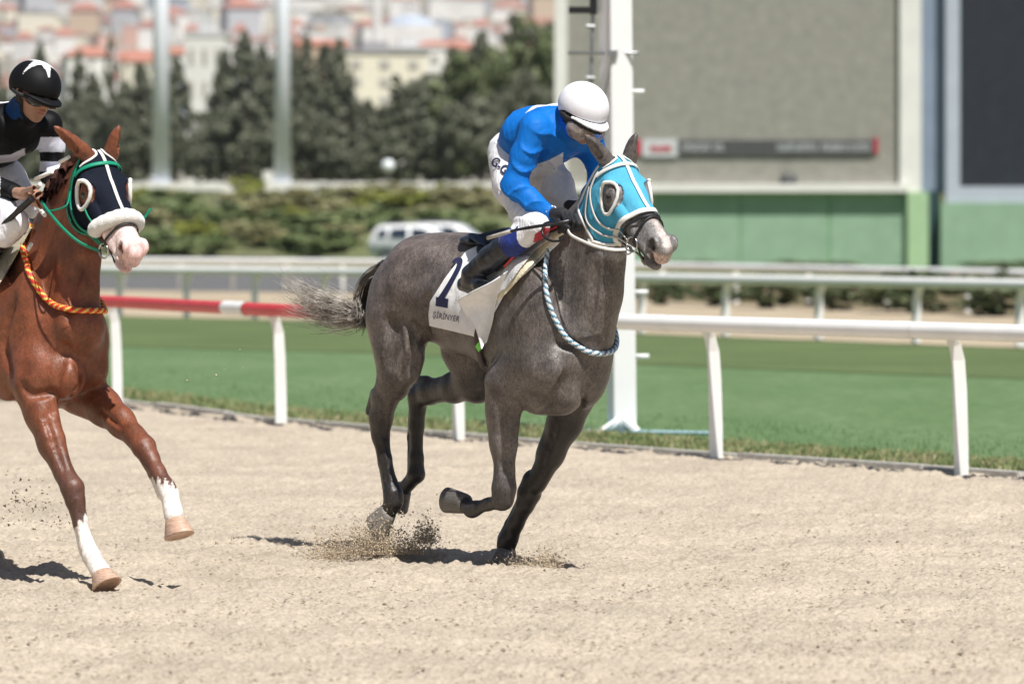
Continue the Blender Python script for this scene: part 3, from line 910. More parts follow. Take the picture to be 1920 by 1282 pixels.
def trunk_mesh():
    b = MB(); b.tube([(0, 0, -.02), (.01, 0, .3), (-.01, .01, .65), (0, 0, .95)], [.055, .045, .03, .01], 7)
    for a in range(5): 
        z = .25 + .13 * a; b.tube([(0, 0, z), (math.cos(a * 2.3) * .16, math.sin(a * 2.3) * .16, z + .10), (math.cos(a * 2.3) * .28, math.sin(a * 2.3) * .28, z + .17)], [.018, .012, .004], 5)
    o = b.build('trunk', M['bark']); me = o.data; bpy.data.objects.remove(o); return me
TRK = trunk_mesh()
def plant(name, px, base, top, wpx, Y, kind, mat, label, cat, group, seed=1, n=1600, leaf=.03, trunk=True, dz=0.0):
    w = W(px, base, Y); h_ = (base - top) * Y / FPX; wd = wpx * Y / FPX
    o = empty(name, w, rnd.uniform(0, 6.28), label, cat, group)
    f = link_mesh('crown' if trunk else 'foliage', crown(kind, seed, n, leaf, mat), o); f.scale = (wd, wd, h_ * (.96 if trunk else 1)); f.location = (0, 0, h_ * .04 if trunk else -.02 * h_)
    t = link_mesh('trunk' if trunk else 'stem', TRK, o); t.scale = (wd * .9 if not trunk else h_ * .35, wd * .9 if not trunk else h_ * .35, h_ * .9)
    return o
M['bank_soil'] = ground_mat('bank_soil', [(.08, .10, .04), (.14, .16, .07), (.20, .19, .10)], .8, bmp=.2)
# terrain rising behind the lawn, then the hillside of the town
def strip_terrain(name, rows, mat, xs=None):
    V = []; q = []; n = 0
    for Y, z, hw in rows:
        for k in range(41): V.append((-hw + 2 * hw * k / 40, Y, z))
    for i in range(len(rows) - 1):
        for k in range(40): a = i * 41 + k; q.append((a, a + 1, a + 42, a + 41))
    o = mesh_np(name, V, quads=q, mat=mat); o['kind'] = 'structure'; return o
def rz_(py, Y): return CH - (py - HY) * Y / FPX
strip_terrain('bank', [(203, -.02, 60), (212, .1, 70), (225, 1.2, 80), (245, 2.6, 90), (262, 3.3, 100), (300, 3.9, 120), (330, 4.2, 150), (420, 3.0, 200)], M['bank_soil'])
rows = [(410, -6, 200), (500, -4, 260)]
TOWN = [(1150, 315, 15), (1280, 285, 19), (1400, 255, 21), (1520, 228, 23), (1650, 200, 24), (1800, 172, 25), (1950, 145, 26), (2100, 118, 26), (2280, 92, 27), (2460, 66, 27), (2650, 40, 27), (2850, 14, 28)]
for Y, py, _ in TOWN: rows.append((Y, rz_(py, Y), Y * .35))
rows.append((3300, rz_(-60, 3300), 1200)); rows.append((4200, rz_(-200, 4200), 1600))
strip_terrain('hillside', rows, M['hill'])
HROW = np.array([[Y, z] for Y, z, _ in rows])

# trees in the row behind the track
GT = 'dark conifers in a row behind the track'
names = ['left edge', '']
TR = [  # px, top, width, kind, label
 (-10, 120, 95, 'cone', 'broad dark conifer at the left edge behind the rider in black'),
 (75, 95, 80, 'cone', 'dark conifer directly behind the black helmet'),
 (148, 108, 70, 'cone', 'short dark conifer right of the black helmet'),
 (209, 55, 44, 'column', 'thin tall cypress with a needle top above the chestnut horse'),
 (262, 130, 95, 'cone', 'low dark conifer left of the left light mast'),
 (330, 120, 88, 'cone', 'conifer just right of the left light mast'),
 (458, 72, 104, 'cone', 'tall pointed dark conifer midway between the two light masts'),
 (410, 150, 60, 'cone', 'small conifer left of the tall pointed one'),
 (510, 118, 76, 'cone', 'dark conifer behind the right light mast'),
 (575, 80, 80, 'cone', 'tall conifer just right of the right light mast'),
 (638, 86, 88, 'cone', 'bulky conifer before the pale building, left part'),
 (690, 200, 90, 'cone', 'low dark conifer under the pale building'),
 (742, 155, 90, 'cone', 'rounded conifer above the small round lamp'),
 (815, 110, 110, 'round', 'rounded dark pine right of the small round lamp'),
 (878, 92, 110, 'round', 'greener pine behind the back of the rider in blue'),
 (940, 60, 120, 'round', 'tall green pine above the rider in blue'),
 (1010, 26, 120, 'round', 'tallest green pine beside the tote board'),
 (1075, 40, 110, 'round', 'green pine half hidden behind the tote board')]
for i, (px, top, wd, kind, lab) in enumerate(TR):
    Y = 288 + (i * 7) % 16
    plant('conifer_tree' if kind != 'round' else 'pine_tree', px, 348, top - (16 if kind == 'cone' else 0), wd * (1.7 if kind != 'column' else 1), Y, kind, 'pine' if (kind == 'round' and px > 860) else 'conifer', lab, 'tree', GT if kind != 'round' else 'pines beside the tote board', seed=i % 5, n=5600, leaf=.030)
for i, (px, top, wd) in enumerate([(20, 190, 110), (120, 200, 110), (200, 205, 100), (300, 200, 100), (372, 262, 70), (430, 200, 110), (540, 190, 120), (600, 200, 100), (660, 245, 110), (720, 260, 110), (780, 200, 120), (850, 180, 120), (920, 160, 120), (990, 120, 120)]):
    plant('round_tree', px, 348, top, wd * 1.2, 276 + (i * 5) % 9, 'round', 'conifer', 'dark bushy tree ' + ('behind the rider in black', 'low behind the ears of the chestnut horse', 'low above the head of the chestnut horse', 'low beside the left light mast', 'in the gap before the narrow white building', 'low left of the tall pointed conifer', 'low behind the right light mast', 'low right of the right light mast', 'low under the cream block', 'low left of the round lamp', 'low right of the round lamp', 'low left of the rider in blue', 'behind the back of the rider in blue', 'below the tallest pine')[i], 'tree', 'bushy trees low in the row behind the track', seed=20 + i % 4, n=4200, leaf=.036)

for i, (px, top, wd, lab) in enumerate([(40, 175, 150, 'mid green conifer behind the helmet with the star'), (175, 150, 110, 'conifer left of the thin cypress'), (235, 165, 110, 'conifer right of the thin cypress'), (300, 160, 120, 'conifer behind the left light mast'),
        (420, 105, 110, 'broad conifer behind the pointed one'), (490, 95, 110, 'broad conifer between the pointed one and the right light mast'), (545, 110, 110, 'conifer behind the right light mast, farther row'), (610, 95, 120, 'tall broad conifer right of the right light mast'), (655, 150, 90, 'conifer left of the cream block'),
        (800, 150, 130, 'grey green conifer right of the white block'), (850, 100, 150, 'grey green conifer above the back of the rider in blue'), (905, 70, 150, 'tall grey green conifer left of the tall pines'), (965, 40, 150, 'very tall grey green conifer beside the tallest pine')]):
    plant('conifer_tree', px, 348, top - 14, wd * 1.5, 305 + (i * 5) % 11, 'cone', 'conifer', lab, 'tree', GT, seed=i % 5, n=5600, leaf=.030)
# shrubs on the bank
SH = [ # px, base, top, w, Y, mat, label
 (300, 432, 362, 170, 236, 'shrub', 'dark green shrub above the agave plant'), (262, 420, 350, 90, 240, 'yellow_green', 'yellow green shrub beside the muzzle of the chestnut horse'),
 (462, 392, 340, 100, 252, 'yellow_green', 'yellow green shrub left of the right light mast foot'), (470, 430, 372, 130, 238, 'olive', 'olive shrub below the right light mast'),
 (560, 412, 358, 190, 243, 'olive', 'wide grey olive shrub right of the right light mast foot'), (650, 400, 350, 150, 247, 'olive', 'grey olive shrub in the middle of the bank'),
 (735, 392, 345, 150, 249, 'olive', 'pale shrub under the small round lamp'), (815, 405, 350, 130, 246, 'yellow_green', 'yellow green shrub behind the white car'),
 (890, 410, 350, 130, 245, 'olive', 'olive shrub behind the seat of the rider in blue'), (950, 440, 370, 110, 240, 'olive', 'olive shrub hidden behind the saddle of the grey horse'),
 (600, 448, 405, 180, 228, 'shrub', 'dark shrub in the middle of the bank'), (700, 440, 392, 140, 230, 'shrub', 'dark green shrub left of the white car'),
 (520, 440, 398, 120, 230, 'shrub', 'shadowed shrub at mid bank'), (840, 436, 395, 140, 229, 'shrub', 'dark shrub above the roof of the white car'),
 (310, 488, 432, 150, 214, 'shrub', 'low green shrub under the agave plant'), (395, 484, 440, 90, 213, 'shrub', 'small round shrub right of the agave plant'),
 (585, 486, 430, 190, 211, 'shrub', 'wide round clipped shrub left of the white car'), (440, 470, 415, 90, 222, 'olive', 'olive shrub above the bare earth patch'),
 (230, 480, 420, 90, 216, 'olive', 'olive shrub behind the muzzle of the chestnut horse'), (900, 470, 410, 100, 216, 'shrub', 'shrub right of the white car'),
 (130, 440, 360, 120, 236, 'olive', 'olive shrub behind the head of the chestnut horse'), (30, 440, 360, 130, 236, 'shrub', 'green shrub behind the rider in black'),
 (60, 490, 420, 140, 214, 'shrub', 'low shrub behind the neck of the chestnut horse')]
for i, (px, bs_, tp, wd, Y, mat, lab) in enumerate(SH):
    plant('shrub', px, bs_, tp - 6 - 9 * rnd.random(), wd * rnd.uniform(.95, 1.2), Y, 'round', mat, lab, 'shrub', 'shrubs on the bank', seed=40 + i % 4, n=2400, leaf=.055, trunk=False)
for i in range(16):
    px = 235 + i * 44 + rnd.uniform(-10, 10); bs_ = 462 - (i % 3) * 30
    plant('shrub', px, bs_, bs_ - 46 - rnd.random() * 14, 105 * rnd.uniform(.9, 1.2), (219, 232, 244)[i % 3], 'round', ('shrub', 'olive', 'olive', 'yellow_green')[i % 4],
          ('loose green shrub', 'loose olive shrub', 'pale olive shrub', 'bright yellow green shrub')[i % 4] + ' filling the ' + ('lower', 'middle', 'upper')[i % 3] + ' bank, ' + ('left of the agave', 'beside the agave', 'right of the agave', 'above the bare earth', 'left of centre', 'below the right mast', 'right of the right mast', 'above the round clipped shrub', 'under the small round lamp', 'left of the white car', 'above the white car', 'over the white car roof', 'behind the white cars', 'right of the white cars', 'behind the saddle', 'behind the rider in blue')[i], 'shrub', 'shrubs on the bank', seed=40 + i % 4, n=2400, leaf=.055, trunk=False)
ag = empty('agave_plant', W(345, 470, 226), 0, 'large pale agave plant with spiky leaves on the bank', 'plant')
for i in range(26):
    a = i * 2.4; l_ = rnd.uniform(1.1, 2.0); el = rnd.uniform(.25, 1.25); d = Vector((math.cos(a) * math.cos(el), math.sin(a) * math.cos(el), math.sin(el)))
    b = MB(); b.tube([Vector((0, 0, .1)), d * l_ * .5 + Vector((0, 0, .1)), d * l_ + Vector((0, 0, -.10 * l_))], [.10, .13, .01], 5, flat=.35); b.build('leaf', M['agave_leaf'], ag, smooth=True)
sheet('bare_earth_patch', [(W(405, 480, 212).x, 212), (W(520, 480, 212).x, 212), (W(520, 470, 221).x, 221), (W(420, 470, 221).x, 221)], 0.6, simple('bare', (.36, .24, .17), .95, .2, 1)).location.z = -.25
# hedges behind the far rail on the right
for i, (x0, x1, top, lab) in enumerate([(1195, 1290, 518, 'clipped hedge length nearest the finish post'), (1290, 1390, 522, 'clipped hedge length with a bare stem, second from the finish post'), (1390, 1500, 515, 'clipped hedge length below the middle of the green wall'),
                       (1500, 1620, 520, 'clipped hedge length below the green seam'), (1620, 1800, 492, 'taller dark hedge below the light green pillar'), (1790, 1960, 508, 'dark hedge at the right edge')]):
    plant('hedge', (x0 + x1) / 2, float(np.interp((x0 + x1) / 2, [1200, 1920], [573, 597])), top - 4, (x1 - x0) * 1.3, GY(float(np.interp((x0 + x1) / 2, [1200, 1920], [571, 595]))) + 1.2, 'round', 'hedge_leaf', lab, 'hedge', 'hedges behind the far rail', seed=60 + i % 3, n=2600, leaf=.04, trunk=False)
for i, (x0, x1) in enumerate([(1180, 1400), (1400, 1640), (1780, 1980)]):
    plant('hedge', (x0 + x1) / 2, 505, 486, (x1 - x0), 180, 'round', 'shrub', ('low green hedge at the foot of the wall behind the muzzle', 'low green hedge at the foot of the green wall middle', 'low green hedge at the foot of the right green wall')[i], 'hedge', 'low hedges at the foot of the wall', seed=63, n=1800, leaf=.04, trunk=False)

# light masts
def mast(px, base, w_, boxed, label):
    Y = 268.0; o = empty('light_mast', W(px, base, Y), 0, label, 'mast', 'light masts'); r = w_ / 2 * Y / FPX; H_ = 20
    b = MB(); b.tube([(0, 0, 0), (0, 0, H_)], [r * 1.15, r * .85], 12); b.build('pole', M['mast_paint'], o, smooth=True)
    b = MB(); b.box((-r * 1.6, -r * 1.6, -.5), (r * 1.6, r * 1.6, .5)); b.build('base_plinth', M['mast_paint'], o, bevel=.04)
    if boxed: b = MB(); b.box((-r * 2.6, -.3, -.2), (-r * 1.25, .3, 1.1)); b.build('control_box', M['frame_white'], o, bevel=.03)
    return o
M['mast_paint'] = simple('mast_paint', (.80, .83, .88), .5, .05, 1)
mast(302, 358, 30, False, 'tall pale grey light mast left, above the chestnut horse'); mast(530, 358, 28, True, 'tall pale grey light mast with a white box at its foot')
# low white barrier on top of the bank
bar = empty('barrier', W(560, 352, 262), 0, 'long low pale barrier on top of the bank', 'barrier')
for i, x0 in enumerate(range(-60, 1040, 62)):
    a = W(x0, 358, 262) - bar.location; c = W(x0 + 60, 342, 262) - bar.location; b = MB(); b.box((a.x, -.08, a.z), (c.x, .08, c.z)); b.build('barrier_panel', M['frame_white'], bar, bevel=.02)
for i, (px, py) in enumerate(((427, 371), (605, 356), (790, 357), (100, 352))):
    o = MB(); o.box((-.55, -.3, -.35), (.35, .3, .2)); o.box((-.25, -.32, .2), (.3, .25, .42)); o = o.build('utility_box', M['frame_white'], None, bevel=.05, loc=W(px, py, 250))
    tag(o, ('white utility box on the bank between the two masts', 'small white box right of the right mast', 'small white box right of the round lamp', 'small white box behind the rider in black')[i], 'box', 'white boxes on the bank')
lp = empty('globe_lamp', W(728, 345, 266), 0, 'small round white lamp on a short dark post before the trees', 'lamp')
M['globe'] = simple('globe', (.85, .9, .9), .2, .02, 2, 0, coat=.5)
ball('globe', (0, 0, 1.0), .36, M['globe'], lp); b = MB(); b.tube([(0, 0, -.3), (0, 0, .7)], .06, 8); b.build('post', M['grey_metal'], lp)

# ------------------------------------------------------------------ the white car
car = empty('parked_car', W(792, 497, 200), math.radians(-12), 'white compact SUV parked behind the croup of the grey horse', 'car')
M['car_white'] = simple('car_white', (.90, .91, .92), .4, .02, 2, 0, coat=1.0)
M['car_glass'] = simple('car_glass', (.02, .03, .05), .08, .1, 2, 0, coat=1.0)
def car_body():
    prof = [(-2.1, .45), (-2.12, .9), (-2.05, 1.10), (-1.86, 1.52), (-1.62, 1.66), (-.3, 1.70), (.35, 1.62), (1.0, 1.12), (1.85, 1.00), (2.1, .82), (2.15, .45), (1.75, .32), (-1.7, .32)]
    b = bmesh.new(); hw = .88; L = []; 
    for y, sc in ((-hw, .0), (-hw * .96, 1), (hw * .96, 1), (hw, .0)): pass
    def ring(y, inset): return [b.verts.new((x * (1 - inset * .04), y * (1 - (.16 * max(0, z - 1.0) / .7)), z)) for x, z in prof]
    r1 = ring(-hw, 0); r2 = ring(hw, 0)
    for i in range(len(prof)): b.faces.new((r1[i], r1[(i + 1) % len(prof)], r2[(i + 1) % len(prof)], r2[i]))
    b.faces.new(r1[::-1]); b.faces.new(r2); bmesh.ops.recalc_face_normals(b, faces=b.faces)
    bmesh.ops.bevel(b, geom=list(b.edges), offset=.06, segments=2, affect='EDGES', clamp_overlap=True)
    me = bpy.data.meshes.new('body'); b.to_mesh(me); b.free(); me.polygons.foreach_set('use_smooth', [True] * len(me.polygons)); me.materials.append(M['car_white']); return link_mesh('body', me, car)
car_body()
def yside(z): return .88 * (1 - .16 * max(0, z - 1.0) / .7)
for s_ in (-1, 1):
    for poly in ([(-1.80, 1.16), (-1.62, 1.50), (-1.35, 1.52), (-1.35, 1.16)], [(-1.22, 1.13), (-1.15, 1.53), (-.45, 1.56), (-.45, 1.12)], [(-.30, 1.12), (-.30, 1.56), (.25, 1.52), (.85, 1.12)]):
        b = MB(); y = [s_ * (yside(z) + .012) for x, z in poly]; vs_ = [(x, yy, z) for (x, z), yy in zip(poly, y)] + [(x, yy - s_ * .04, z) for (x, z), yy in zip(poly, y)]
        k_ = len(poly); b.add(vs_, [tuple(range(k_)), tuple(range(k_, 2 * k_))[::-1]] + [(i, (i + 1) % k_, k_ + (i + 1) % k_, k_ + i) for i in range(k_)]); b.build('window', M['car_glass'], car)
    for x in (-1.35, 1.35):
        b = MB(); b.tube([(x, s_ * .70, .34), (x, s_ * .90, .34)], .34, 20); wh = b.build('wheel', M['black_leather'], car); b = MB(); b.tube([(x, s_ * .89, .34), (x, s_ * .915, .34)], .2, 12); b.build('rim', M['grey_metal'], wh)
    b = MB(); b.tube([(-1.6, s_ * .66, 1.75), (.1, s_ * .66, 1.77)], .025, 6); b.build('roof_rail', M['grey_metal'], car)
car2 = car.copy(); COL.objects.link(car2); car2.location = W(850, 490, 212); car2.rotation_euler = (0, 0, math.radians(-20)); car2['label'] = 'second white car just behind the white SUV, mostly hidden'
car['group'] = car2['group'] = 'white cars parked on the lawn'
for c_ in list(car.children):
    d = c_.copy(); COL.objects.link(d); d.parent = car2
    for g_ in c_.children: e_ = g_.copy(); COL.objects.link(e_); e_.parent = d

# ------------------------------------------------------------------ town on the hillside
def house_mesh(seed, mat, w=1, d=1, h=1):
    b = MB(); b.box((-.5, -.5, -.6), (.5, .5, 1)); o = b.build('walls', M[mat]); me = o.data; bpy.data.objects.remove(o); return me
def roof_mesh(kind, mat):
    b = MB()
    if kind == 'hip': b.add([(-.56, -.56, 1), (.56, -.56, 1), (.56, .56, 1), (-.56, .56, 1), (-.2, 0, 1.32), (.2, 0, 1.32)], [(0, 1, 5, 4), (1, 2, 5), (2, 3, 4, 5), (3, 0, 4), (3, 2, 1, 0)])
    elif kind == 'gable': b.add([(-.55, -.56, 1), (.55, -.56, 1), (.55, .56, 1), (-.55, .56, 1), (-.55, 0, 1.36), (.55, 0, 1.36)], [(0, 1, 5, 4), (2, 3, 4, 5), (1, 2, 5), (3, 0, 4), (3, 2, 1, 0)])
    else: b.box((-.53, -.53, 1.0), (.53, .53, 1.05)); b.box((-.2, -.2, 1.05), (.1, .1, 1.22))
    o = b.build('roof', M[mat]); me = o.data; bpy.data.objects.remove(o); return me
def window_meshes():
    out = []
    for z in (.15, .48, .80):
        for x in (-.33, 0, .33):
            b = MB(); b.box((x - .06, -.52, z - .08), (x + .06, -.485, z + .08)); o = b.build('window', M['pane']); out.append(o.data); bpy.data.objects.remove(o)
    return out
for nm, c in (('wall_white', (.78, .76, .72)), ('wall_cream', (.74, .69, .56)), ('wall_grey', (.50, .50, .52)), ('wall_pink', (.66, .42, .34)), ('wall_bluegrey', (.42, .46, .52)), ('wall_tan', (.55, .42, .30)),
              ('roof_red', (.42, .19, .14)), ('roof_brown', (.34, .16, .12)), ('roof_grey', (.34, .33, .34)), ('pane', (.42, .40, .36)), ('roof_pale', (.6, .6, .6)), ('dome', (.42, .47, .55))): M[nm] = simple(nm, c, .85, .10, .15, 0)
WM = {k: house_mesh(0, k) for k in ('wall_white', 'wall_cream', 'wall_grey', 'wall_pink', 'wall_bluegrey', 'wall_tan')}
RM = {('hip', 'roof_red'): 0, ('gable', 'roof_red'): 0, ('hip', 'roof_brown'): 0, ('flat', 'roof_grey'): 0, ('flat', 'roof_pale'): 0}
for k in RM: RM[k] = roof_mesh(*k)
WIN = window_meshes()
CN = {'wall_white': 'white', 'wall_cream': 'cream', 'wall_grey': 'grey', 'wall_pink': 'pink', 'wall_bluegrey': 'blue grey', 'wall_tan': 'tan'}
def house(px, py, Y, w, h_, wall, rk, label, group, rz=None, d=None, name='town_house'):
    z = float(np.interp(Y, HROW[:, 0], HROW[:, 1])); loc = W(px, py, Y)
    o = empty(name, loc, rnd.uniform(-.5, .5) if rz is None else rz, label, 'building', group)
    for nm, me in [('walls', WM[wall]), ('roof', RM[rk])] + ([('window', q_) for q_ in WIN] if name != 'town_house' else []):
        c = link_mesh(nm, me, o); c.scale = (w, d or w, h_)
    return o
rh = random.Random(21); cnt = 0
SPOTS = [(0, 'left of the black helmet'), (130, 'above the chestnut horse'), (300, 'near the left light mast'), (420, 'between the light masts'), (535, 'near the right light mast'), (650, 'right of the right light mast'), (760, 'near the minaret and dome'), (880, 'above the dark pines'), (990, 'beside the tote board')]
for t_, (Y, pyr, n_) in enumerate(TOWN):
    for k in range(n_):
        px = -30 + 1110 * (k + rh.uniform(.1, .9)) / n_
        YY = Y * rh.uniform(.98, 1.02); u = rh.random()
        w_ = rh.uniform(6, 11) if rh.random() < .8 else rh.uniform(12, 18); h_ = rh.uniform(4, 7) if u < .65 else rh.uniform(8, 14)
        w_ *= Y / 2200; h_ *= Y / 2300
        wall = rh.choice(['wall_white'] * 6 + ['wall_cream', 'wall_cream', 'wall_grey', 'wall_pink', 'wall_bluegrey', 'wall_tan'])
        rk = rh.choice([('hip', 'roof_red')] * 3 + [('gable', 'roof_red'), ('hip', 'roof_brown')] + [('flat', 'roof_grey'), ('flat', 'roof_pale')] * 2)
        yb = HY - (float(np.interp(YY, HROW[:, 0], HROW[:, 1])) - CH) * FPX / YY
        tone = CN[wall]; rf = 'red tiled roof' if rk[1] == 'roof_red' else ('brown roof' if rk[1] == 'roof_brown' else ('grey flat roof' if rk[1] == 'roof_grey' else 'pale flat roof'))
        sz = 'tall ' if h_ * 1900 / Y > 8 else ('wide ' if w_ * 1700 / Y > 12 else 'small ')
        sp = min(SPOTS, key=lambda q: abs(q[0] - px))[1]; tier = ('low on', 'low on', 'low on', 'lower middle of', 'lower middle of', 'middle of', 'middle of', 'upper middle of', 'upper middle of', 'high on', 'high on', 'top of')[t_]
        house(px, yb, YY, w_, h_, wall, rk, f'{sz}{tone} house, {rf}, {sp}, {tier} hillside', 'houses of the hillside town')
# larger pale buildings just beyond the trees
for px, py, Y, w_, h_, wall, rk, lab in (
    (705, 205, 400, 7.5, 4.6, 'wall_cream', ('flat', 'roof_grey'), 'cream block with grey flat roof in the gap between the trees'),
    (770, 190, 410, 5.5, 4.4, 'wall_white', ('flat', 'roof_pale'), 'white block seen between two conifers right of centre'),
    (835, 150, 420, 7.5, 2.6, 'wall_cream', ('hip', 'roof_red'), 'long cream building with red roof above the dark pines'),
    (390, 260, 380, 3.2, 8.0, 'wall_white', ('flat', 'roof_pale'), 'narrow white building in the gap right of the left light mast'),
    (165, 165, 400, 4.0, 2.6, 'wall_white', ('hip', 'roof_red'), 'white house with orange red roof left of the cypress'),
    (262, 180, 400, 3.2, 2.8, 'wall_cream', ('gable', 'roof_red'), 'cream house with red roof between cypress and left light mast'),
    (345, 150, 420, 4.5, 2.2, 'wall_white', ('hip', 'roof_red'), 'white house with red roof right of the left light mast'),
    (600, 125, 430, 4.5, 1.8, 'wall_tan', ('gable', 'roof_red'), 'tan house with red roof right of the right light mast'),
    (380, 205, 390, 3.5, 3.5, 'wall_bluegrey', ('flat', 'roof_pale'), 'blue grey house low in the gap right of the left light mast')):
    house(px, py, Y, w_, h_, wall, rk, lab, None, rz=rnd.uniform(-.3, .3), name='pale_building', d=w_ * .7)
dm = empty('mosque_dome', W(770, 62, 2000), 0, 'pale grey domed building on the hillside right of centre', 'building')
ball('dome', (0, 0, 1), 11, M['dome'], dm, sc=(1, 1, .62)); b = MB(); b.box((-13, -13, -8), (13, 13, 2.5)); b.build('hall', M['wall_white'], dm, bevel=.3)
mn = empty('minaret', W(706, 70, 1950), 0, 'slim pale minaret left of the domed building', 'tower')
b = MB(); b.tube([(0, 0, -5), (0, 0, 18), (0, 0, 19), (0, 0, 30)], [2, 1.8, 2.4, .2], 10); b.build('shaft', M['wall_white'], mn, smooth=False)
# ------------------------------------------------------------------ air
b = MB(); b.box((-1500, -60, -9), (1500, 4300, 330))
hz = b.build('haze', None); tag(hz, None, None, None, 'stuff')
m = bpy.data.materials.new('haze'); m.use_nodes = True; nt = m.node_tree
for n in list(nt.nodes): nt.nodes.remove(n)
o_ = nt.nodes.new('ShaderNodeOutputMaterial'); pv = nt.nodes.new('ShaderNodeVolumePrincipled')
pv.inputs['Color'].default_value = (.80, .88, 1, 1); pv.inputs['Density'].default_value = .00009; pv.inputs['Anisotropy'].default_value = .2
nt.links.new(pv.outputs[0], o_.inputs['Volume']); hz.data.materials.append(m)
# ------------------------------------------------------------------ horse head (local: x to the nose, y to the near side, z out of the forehead)
def _rz(t): c, s = math.cos(t), math.sin(t); return np.array([[c, -s, 0], [s, c, 0], [0, 0, 1.0]])
def _ry(t): c, s = math.cos(t), math.sin(t); return np.array([[c, 0, s], [0, 1, 0], [-s, 0, c]])
def _rx(t): c, s = math.cos(t), math.sin(t); return np.array([[1.0, 0, 0], [0, c, -s], [0, s, c]])

class Head:
    def __init__(s, fr, px, py, Y, yaw, pitch, roll, S=1.0, wide=1.12):
        Rw = _rz(-math.radians(yaw)) @ _ry(math.radians(pitch)) @ _rx(math.radians(roll)) @ np.diag([1.0, -1.0, 1.0])
        toF = np.array([[fr.ca, -fr.sa, 0], [fr.sa, fr.ca, 0], [0, 0, 1.0]])
        s.R = toF @ Rw; s.S = S; s.v = np.array([1.0, wide, wide]) * S
        s.o = fr.from_world(W(px, py, Y))
    def p(s, x, y, z): return s.o + s.R @ (np.array([x, y, z]) * s.v)
    def P(s, A): return s.o + (np.asarray(A, float) * s.v) @ s.R.T
    def inv(s, A): return ((np.asarray(A, float) - s.o) @ s.R) / s.v

def head_prims(sh, H, kneck=0.05, ears=(0.0, 0.0), with_ears=True, ear_len=1.0):
    S = H.S
    ax = H.R.T
    def E(c, r, k=0.025, op=1, rot=0.0, yawd=0.0):
        A = ax
        if rot or yawd:
            A = (H.R @ _ry(rot) @ _rz(yawd)).T
        sh.ell(H.p(*c), np.array(r) * H.v, k * S, A, op)
    def C(a, b, ra, rb, k=0.02, op=1): sh.cone(H.p(*a), H.p(*b), ra * H.v[1], rb * H.v[1], k * S, 1.0, op)
    E((.075, 0, -.085), (.125, .086, .10), kneck)
    E((.16, 0, -.045), (.13, .080, .045), .03)
    E((.17, 0, -.10), (.13, .082, .07), .03)
    E((.38, 0, -.048), (.19, .040, .034), .03)
    C((.22, 0, -.075), (.52, 0, -.062), .060, .038, .03)
    E((.50, 0, -.058), (.075, .046, .040), .03)
    for s_ in (1, -1):
        E((.165, s_ * .078, -.044), (.055, .026, .024), .02)              # brow
        E((.19, s_ * .084, -.070), (.042, .028, .034), .015)               # lids
        C((.225, s_ * .082, -.078), (.36, s_ * .052, -.078), .015, .008, .02)   # facial crest
        E((.17, s_ * .060, -.170), (.110, .032, .115), .03)                # cheek
        C((.30, s_ * .045, -.10), (.48, s_ * .034, -.10), .040, .030, .03)
        C((.14, s_ * .045, -.24), (.40, s_ * .022, -.165), .024, .018, .03)    # jaw bar
        E((.20, s_ * .100, -.070), (.017, .010, .014), .006, -1)           # eye hollow
        C((.27, s_ * .066, -.052), (.42, s_ * .054, -.060), .006, .004, .018, -1)
        E((.555, s_ * .045, -.043), (.042, .024, .038), .014)              # nostril wing
        E((.572, s_ * .048, -.040), (.016, .010, .024), .012)
        E((.562, s_ * .066, -.044), (.034, .028, .019), .006, -1, 0.9)
        E((.575, s_ * .050, -.080), (.030, .012, .006), .010, -1, 0.5)     # nostril opening
        E((.53, s_ * .052, -.100), (.06, .010, .012), .02)
    E((.585, 0, -.072), (.030, .041, .040), .02)
    E((.598, 0, -.098), (.024, .036, .022), .012)
    C((.36, 0, -.155), (.52, 0, -.138), .034, .026, .02)
    E((.558, 0, -.154), (.042, .034, .020), .012)
    E((.530, 0, -.165), (.032, .030, .024), .015)
    E((.585, 0, -.126), (.065, .080, .009), .007, -1, 0.16)
    for s_, swing in (((1, ears[0]), (-1, ears[1])) if with_ears else ()):
        base = np.array([.010, s_ * .062, .005])
        dx, dy, dz = -.045 - swing * .03, s_ * (.010 + swing * .17), .102 - swing * .02
        d = np.array([dx, dy, dz]) * ear_len
        pts = [(base + d * t, r) for t, r in ((-.12, .036), (.12, .036), (.38, .033), (.62, .027), (.82, .016), (1.0, .005))]
        sh.chain([(H.p(*p), r * S) for p, r in pts], .012 * S)
        fwd = np.array([.5, s_ * .62, .0]); fwd = fwd / np.linalg.norm(fwd) * .022
        pts = [(base + d * t + fwd, r) for t, r in ((.20, .018), (.42, .021), (.64, .017), (.86, .008))]
        sh.chain([(H.p(*p), r * S) for p, r in pts], .008 * S, op=-1)

